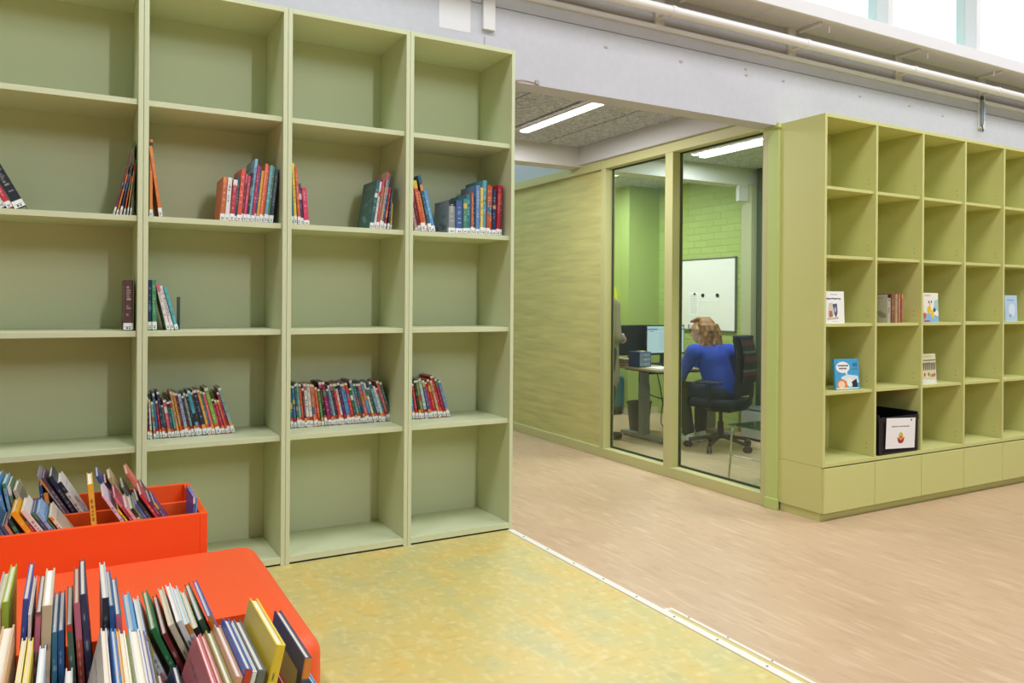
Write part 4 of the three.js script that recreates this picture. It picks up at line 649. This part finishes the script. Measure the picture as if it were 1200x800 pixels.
// ---------------------------------------------------------------- people: blended tapered limbs meshed from a distance field
function sdMesh(prims, cell, k) {
  let lo = V3(1e9, 1e9, 1e9), hi = V3(-1e9, -1e9, -1e9);
  for (const q of prims) for (const [c, r] of [[q.a, q.ra], [q.b, q.rb]]) { lo.min(V3(c[0] - r, c[1] - r, c[2] - r)); hi.max(V3(c[0] + r, c[1] + r, c[2] + r)); }
  lo.subScalar(0.05); hi.addScalar(0.05);
  const size = Math.max(hi.x - lo.x, hi.y - lo.y, hi.z - lo.z), n = Math.min(150, Math.ceil(size / cell) + 4), mid = lo.clone().add(hi).multiplyScalar(0.5), half = size / 2 + 2 * cell;
  const mc = new MarchingCubes(n, mM, false, false, 260000); mc.isolation = 0; mc.field.fill(-1);
  const h = n / 2, f = mc.field;
  const d = prims.map((q) => ({ ...q, bx: q.b[0] - q.a[0], by: q.b[1] - q.a[1], bz: q.b[2] - q.a[2] })); for (const q of d) q.l2 = Math.max(1e-9, q.bx ** 2 + q.by ** 2 + q.bz ** 2);
  for (let z = 0; z < n; z++) { const wz = mid.z + (z - h) / h * half; for (let y = 0; y < n; y++) { const wy = mid.y + (y - h) / h * half; for (let x = 0; x < n; x++) {
    const wx = mid.x + (x - h) / h * half; let D = 1e9;
    for (const q of d) {
      const px = wx - q.a[0], py = wy - q.a[1], pz = wz - q.a[2]; let t = (px * q.bx + py * q.by + pz * q.bz) / q.l2; t = t < 0 ? 0 : t > 1 ? 1 : t;
      const ex = (px - q.bx * t) / (q.sx || 1), ey = (py - q.by * t) / (q.sy || 1), ez = (pz - q.bz * t) / (q.sz || 1); const e = Math.sqrt(ex * ex + ey * ey + ez * ez) - (q.ra + (q.rb - q.ra) * t);
      if (q.cut) { D = Math.max(D, -e); continue; }
      const hh = Math.max(0, Math.min(1, 0.5 + 0.5 * (D - e) / k)); D = D > 1e8 ? e : D + (e - D) * hh - k * hh * (1 - hh);
    }
    f[x + y * n + z * n * n] = -D;
  } } }
  mc.update(); const cnt = mc.count, pos = new Float32Array(mc.positionArray.slice(0, cnt * 3));
  for (let i = 0; i < cnt; i++) { pos[3 * i] = mid.x + pos[3 * i] * half; pos[3 * i + 1] = mid.y + pos[3 * i + 1] * half; pos[3 * i + 2] = mid.z + pos[3 * i + 2] * half; }
  let g = new THREE.BufferGeometry(); g.setAttribute('position', new THREE.BufferAttribute(pos, 3)); g = mergeVertices(g, 1e-5); g.computeVertexNormals(); return g;
}
const mM = M('#ffffff');
const C = (a, b, ra, rb, o = {}) => ({ a, b, ra, rb: rb ?? ra, ...o });
const mSkin = M('#d9a68c', 0.55);
// a hand: palm, four fingers and thumb; base at the wrist, dir = unit direction of the fingers, side = towards the thumb, down = palm normal
function hand(w, dir, side, nrm, curl = 0.5) {
  const A = V3(...w), D = V3(...dir).normalize(), S = V3(...side).normalize(), Nn = V3(...nrm).normalize(), at = (d, s, n) => A.clone().addScaledVector(D, d).addScaledVector(S, s).addScaledVector(Nn, n).toArray();
  const P = [C(at(0, 0, 0), at(0.03, 0, 0), 0.024, 0.026), C(at(0.03, 0.022, 0), at(0.08, 0.026, 0), 0.014, 0.012), C(at(0.03, -0.02, 0), at(0.078, -0.026, 0), 0.014, 0.011), C(at(0.03, 0, 0), at(0.084, 0, 0), 0.016, 0.013)];
  [[0.028, 0.036, 0.0], [0.010, 0.042, 0.0], [-0.009, 0.038, 0], [-0.027, 0.03, 0]].forEach(([s, l]) => {
    const b = at(0.082, s, 0), m = at(0.082 + l * Math.cos(curl), s, l * Math.sin(curl)), e = at(0.082 + l * Math.cos(curl) + l * 0.8 * Math.cos(2.2 * curl), s, l * Math.sin(curl) + l * 0.8 * Math.sin(2.2 * curl));
    P.push(C(b, m, 0.0095, 0.0088), C(m, e, 0.0088, 0.0072)); });
  P.push(C(at(0.02, 0.02, 0), at(0.05, 0.048, 0.012), 0.013, 0.0105), C(at(0.05, 0.048, 0.012), at(0.078, 0.05, 0.024), 0.0105, 0.008));
  return sdMesh(P, 0.0034, 0.006);
}
function head(c, fwd, up) {  // c = centre of the head
  const F = V3(...fwd).normalize(), U = V3(...up).normalize(), R = F.clone().cross(U).normalize(), at = (f, u, r) => V3(...c).addScaledVector(F, f).addScaledVector(U, u).addScaledVector(R, r).toArray();
  return sdMesh([C(at(-0.012, 0.025, 0), at(-0.012, 0.025, 0), 0.088), C(at(0.02, 0.02, 0), at(0.03, -0.06, 0), 0.07, 0.052), C(at(0.045, -0.085, 0), at(0.055, -0.09, 0), 0.03, 0.026),
    C(at(0.085, 0.012, 0), at(0.105, -0.028, 0), 0.010, 0.015), C(at(0.09, -0.03, 0.012), at(0.09, -0.03, -0.012), 0.011), C(at(0.082, -0.058, 0.015), at(0.082, -0.058, -0.015), 0.009), C(at(0.08, -0.07, 0.01), at(0.08, -0.07, -0.01), 0.009),
    C(at(0.07, 0.028, 0.034), at(0.073, 0.028, 0.022), 0.016), C(at(0.07, 0.028, -0.034), at(0.073, 0.028, -0.022), 0.016),
    C(at(-0.005, 0.015, 0.082), at(-0.01, -0.02, 0.08), 0.016, 0.011), C(at(-0.005, 0.015, -0.082), at(-0.01, -0.02, -0.08), 0.016, 0.011), C(at(-0.02, -0.05, 0), at(-0.03, -0.14, 0), 0.052, 0.054)], 0.0055, 0.022);
}
function eyes(g, c, fwd, up) {
  const F = V3(...fwd).normalize(), U = V3(...up).normalize(), R = F.clone().cross(U).normalize(), at = (f, u, r) => V3(...c).addScaledVector(F, f).addScaledVector(U, u).addScaledVector(R, r);
  for (const s of [-1, 1]) { const p = at(0.080, 0.012, s * 0.032); const e = part('eye', new THREE.SphereGeometry(0.010, 12, 10).translate(p.x, p.y, p.z), M('#f2efea', 0.3), g); const q = at(0.0885, 0.012, s * 0.032); part('iris', new THREE.SphereGeometry(0.0045, 10, 8).translate(q.x, q.y, q.z), M('#3c2c20', 0.3), e); }
}
{ // seated person in blue at the desk, facing the monitors
  const g = thing('person', 'seated person in a blue jumper with long wavy auburn hair, facing the monitors', 'person');
  const F = [-0.35, -0.12, -0.93], U = [-0.05, 0.99, -0.13], HC = [2.93, 1.13, -1.58];
  const hip = [3.02, 0.55, -1.38], chest = [2.97, 0.86, -1.46], neck = [2.95, 1.0, -1.52];
  const shL = [2.79, 0.92, -1.52], elL = [2.70, 0.70, -1.63], wrL = [2.90, 0.775, -1.87], shR = [3.14, 0.92, -1.42], elR = [3.27, 0.70, -1.52], wrR = [3.14, 0.775, -1.87];
  const hpL = [2.92, 0.54, -1.40], knL = [2.86, 0.55, -1.78], anL = [2.90, 0.1, -1.72], hpR = [3.12, 0.54, -1.38], knR = [3.12, 0.55, -1.78], anR = [3.12, 0.1, -1.80];
  const limbs = [C(hip, chest, 0.135, 0.13, { sz: 0.8 }), C(chest, neck, 0.12, 0.06), C(neck, [HC[0], HC[1] - 0.08, HC[2] + 0.02], 0.054, 0.052), C(shL, shR, 0.065, 0.065), C(shL, elL, 0.052, 0.042), C(elL, wrL, 0.04, 0.026), C(shR, elR, 0.052, 0.042), C(elR, wrR, 0.04, 0.026), C(hpL, knL, 0.085, 0.06), C(knL, anL, 0.056, 0.038), C(hpR, knR, 0.085, 0.06), C(knR, anR, 0.056, 0.038)];
  const dirH = [0.1, -0.02, -1];
  part('body', [sdMesh(limbs, 0.013, 0.03), head(HC, F, U), hand(wrL, dirH, [1, 0, 0.1], [0, -1, 0], 0.45), hand(wrR, [-0.1, -0.02, -1], [-1, 0, 0.1], [0, -1, 0], 0.45)].map((x) => { x.deleteAttribute('uv'); return x; }), mSkin, g);
  eyes(g, HC, F, U);
  part('jumper', sdMesh([C([3.02, 0.56, -1.38], chest, 0.162, 0.158, { sz: 0.85 }), C(chest, [2.955, 0.97, -1.5], 0.135, 0.085), C(shL, shR, 0.083, 0.083), C(shL, elL, 0.072, 0.062), C(elL, wrL, 0.058, 0.042), C(shR, elR, 0.072, 0.062), C(elR, wrR, 0.058, 0.042)], 0.012, 0.035), M('#1f3fae', 0.85), g, 'bright blue jumper');
  part('trousers', sdMesh([C([2.97, 0.53, -1.38], [3.07, 0.53, -1.38], 0.135, 0.135), C(hpL, knL, 0.1, 0.075), C(knL, [2.895, 0.14, -1.72], 0.072, 0.06), C(hpR, knR, 0.1, 0.075), C(knR, [3.12, 0.14, -1.795], 0.072, 0.06)], 0.012, 0.03), M('#1d2230', 0.85), g, 'dark trousers');
  for (const a of [anL, anR]) part('shoe', sdMesh([C([a[0], 0.055, a[2] + 0.03], [a[0] - 0.01, 0.045, a[2] - 0.14], 0.046, 0.036), C([a[0], 0.1, a[2] + 0.02], [a[0], 0.05, a[2] + 0.02], 0.045, 0.045), C([a[0], 0.022, a[2] + 0.03], [a[0] - 0.01, 0.022, a[2] - 0.15], 0.03, 0.028)], 0.009, 0.02), M('#d8d6d2', 0.7), g, 'light shoe');
  // hair: crown plus wavy locks falling to the shoulders
  const hp = [C([HC[0] + 0.02, HC[1] + 0.035, HC[2] + 0.04], [HC[0] + 0.02, HC[1] + 0.03, HC[2] + 0.04], 0.098), C([HC[0] + 0.045, HC[1] - 0.02, HC[2] + 0.07], [HC[0] + 0.07, HC[1] - 0.2, HC[2] + 0.11], 0.085, 0.085)];
  for (let k = 0; k < 26; k++) { const a = -0.9 + 3.5 * (k / 25), r = 0.098 + 0.012 * Math.sin(k * 2.7); let q = [HC[0] + 0.02 + Math.cos(a) * r, HC[1] + 0.05, HC[2] + 0.035 + Math.sin(a) * r]; for (let j = 0; j < 7; j++) { const e = [q[0] + Math.cos(a) * 0.009 + 0.016 * Math.sin(j * 1.7 + k * 1.3) + 0.004, q[1] - 0.042 - rr(0, 0.008), q[2] + Math.sin(a) * 0.007 + 0.014 * Math.cos(j * 1.9 + k * 2)]; hp.push(C(q, e, 0.021 - j * 0.001, 0.020 - j * 0.001)); q = e; } }
  for (let k = 0; k < 6; k++) { const u = -0.07 + k * 0.028; hp.push(C([HC[0] + u + 0.01, HC[1] + 0.115, HC[2] + 0.02], [HC[0] + u * 1.1 - 0.012, HC[1] + 0.088, HC[2] - 0.045], 0.02, 0.012)); }
  const hg = sdMesh(hp, 0.007, 0.008); const hc = new Float32Array(hg.attributes.position.count * 3), n0 = noiseField(64, 64, 16, 16, 9);
  for (let i = 0; i < hg.attributes.position.count; i++) { const p = hg.attributes.position, a = Math.atan2(p.getZ(i) - HC[2], p.getX(i) - HC[0]); const t = n0[(((a * 20) & 63) + ((p.getY(i) * 60) & 63) * 64) % 4096]; const c = new THREE.Color().setRGB(...[0.20 + 0.20 * t, 0.09 + 0.09 * t, 0.035 + 0.03 * t]); hc.set([c.r, c.g, c.b], 3 * i); }
  hg.setAttribute('color', new THREE.BufferAttribute(hc, 3)); part('hair', hg, M('#ffffff', 0.6, { vertexColors: true }), g, 'long wavy auburn hair');
  const gl = part('glasses', [new THREE.TorusGeometry(0.021, 0.002, 6, 20).rotateY(Math.atan2(F[0], F[2])).translate(HC[0] + F[0] * 0.098 - 0.031, HC[1] + 0.0, HC[2] + F[2] * 0.098 + 0.012), new THREE.TorusGeometry(0.021, 0.002, 6, 20).rotateY(Math.atan2(F[0], F[2])).translate(HC[0] + F[0] * 0.098 + 0.031, HC[1] + 0.0, HC[2] + F[2] * 0.098 - 0.012), rod([HC[0] - 0.085, HC[1] + 0.005, HC[2] - 0.05], [HC[0] - 0.075, HC[1] + 0.008, HC[2] + 0.03], 0.002, 6)], mDark, g);
}
{ // striped cardigan over the chair back
  const g = thing('striped_cardigan', 'dark striped cardigan with red and grey bands hung over the chair back', 'cardigan', [CX, 0, CZ], CT);
  const sh = (w, y0, y1, off, nx, ny) => { const b = new THREE.BoxGeometry(w, y1 - y0, 0.02, nx, ny, 1), p = b.attributes.position; for (let i = 0; i < p.count; i++) { const x = p.getX(i), y = p.getY(i) + (y0 + y1) / 2, k = (y - 0.52) / 0.56; const inflate = y > 1.055 ? (1.10 - y) / 0.045 : 1; p.setXYZ(i, x + 0.006 * Math.sin(y * 30), y, p.getZ(i) * (1 + 1.2 * (inflate < 1 ? 1 - inflate : 0)) + off - 0.9 * x * x + 0.05 * Math.sin(k * 3) + 0.004 * Math.sin(x * 60 + y * 9)); } b.computeVertexNormals(); return b; };
  const w = 0.24; let y = 0.66; const bands = [['#141a28', 0.07], ['#5c1c2c', 0.035], ['#5c626c', 0.022], ['#141a28', 0.07], ['#54202e', 0.05], ['#141a28', 0.03], ['#565c68', 0.022], ['#141a28', 0.05], ['#54202e', 0.045], ['#242838', 0.03]];
  bands.forEach(([c, hgt], i) => { part('band', sh(w, y, y + hgt, 0.285, 14, 3).translate(-0.06, 0, 0.008), M(c, 0.9), g); y += hgt; });
  part('shoulder', rbx(-0.18, 0.06, 1.07, 1.10, 0.20, 0.31, 0.014, 3), M('#242838', 0.9), g);
}
{ // person standing at the desk end
  const g = thing('person', 'person in a taupe cardigan standing at the desk end with clasped hands', 'person');
  const X = 2.325, Z = -2.4, HC = [X + 0.02, 1.60, Z], F = [0.96, -0.1, 0.1], U = [0.05, 1, 0];
  const hip = [X, 0.93, Z], chest = [X, 1.25, Z], neck = [X, 1.43, Z];
  const shN = [X, 1.36, Z + 0.18], elN = [X + 0.0, 1.06, Z + 0.24], wrN = [X + 0.17, 1.03, Z + 0.10], shF = [X, 1.36, Z - 0.18], elF = [X, 1.06, Z - 0.24], wrF = [X + 0.17, 1.02, Z - 0.06];
  const lg = (s) => [[X, 0.9, Z + s * 0.09], [X + 0.01, 0.48, Z + s * 0.1], [X, 0.1, Z + s * 0.1]];
  const [hN, kN, aN] = lg(1), [hF, kF, aF] = lg(-1);
  part('body', [sdMesh([C(hip, chest, 0.13, 0.135), C(chest, neck, 0.12, 0.055), C(neck, [HC[0], HC[1] - 0.08, HC[2]], 0.054), C(shN, shF, 0.06), C(shN, elN, 0.05, 0.04), C(elN, wrN, 0.04, 0.027), C(shF, elF, 0.05, 0.04), C(elF, wrF, 0.04, 0.027), C(hN, kN, 0.085, 0.058), C(kN, aN, 0.056, 0.038), C(hF, kF, 0.085, 0.058), C(kF, aF, 0.056, 0.038)], 0.014, 0.03), head(HC, F, U), hand(wrN, [0.75, -0.1, -0.6], [0.3, 0.9, 0.2], [-0.3, 0, -0.9], 0.7), hand(wrF, [0.75, -0.1, 0.6], [0.3, 0.9, -0.2], [-0.3, 0, 0.9], 0.55)], mSkin, g);
  eyes(g, HC, F, U);
  part('cardigan', sdMesh([C([X, 0.62, Z], hip, 0.185, 0.17), C(hip, chest, 0.165, 0.16), C(chest, [X, 1.4, Z], 0.14, 0.08), C(shN, shF, 0.08), C(shN, elN, 0.07, 0.062), C(elN, wrN, 0.058, 0.044), C(shF, elF, 0.07, 0.062), C(elF, wrF, 0.058, 0.044)], 0.013, 0.03), M('#8a8070', 0.95), g, 'taupe knitted cardigan');
  part('trousers', sdMesh([C([X, 0.88, Z + 0.05], [X, 0.88, Z - 0.05], 0.12), C(hN, kN, 0.1, 0.075), C(kN, [X, 0.12, Z + 0.1], 0.072, 0.062), C(hF, kF, 0.1, 0.075), C(kF, [X, 0.12, Z - 0.1], 0.072, 0.062)], 0.013, 0.03), M('#22242a', 0.9), g, 'dark trousers');
  for (const a of [aN, aF]) part('shoe', sdMesh([C([a[0] - 0.03, 0.05, a[2]], [a[0] + 0.15, 0.04, a[2]], 0.046, 0.036), C([a[0], 0.1, a[2]], [a[0], 0.05, a[2]], 0.045)], 0.009, 0.02), mDark, g, 'black shoe');
  const hr = [C([HC[0] - 0.03, HC[1] + 0.03, HC[2]], [HC[0] - 0.03, HC[1] + 0.03, HC[2]], 0.104), C([HC[0] - 0.06, HC[1], HC[2]], [HC[0] - 0.06, HC[1] - 0.12, HC[2]], 0.075, 0.06)]; for (let k = 0; k < 6; k++) hr.push(C([HC[0], HC[1] + 0.1, HC[2] - 0.06 + k * 0.024], [HC[0] + 0.075, HC[1] + 0.075, HC[2] - 0.06 + k * 0.024], 0.03, 0.014));
  part('hair', sdMesh(hr, 0.009, 0.015), M('#4a3a2c', 0.6), g, 'short brown hair');
}
renderer.render(scene, camera);
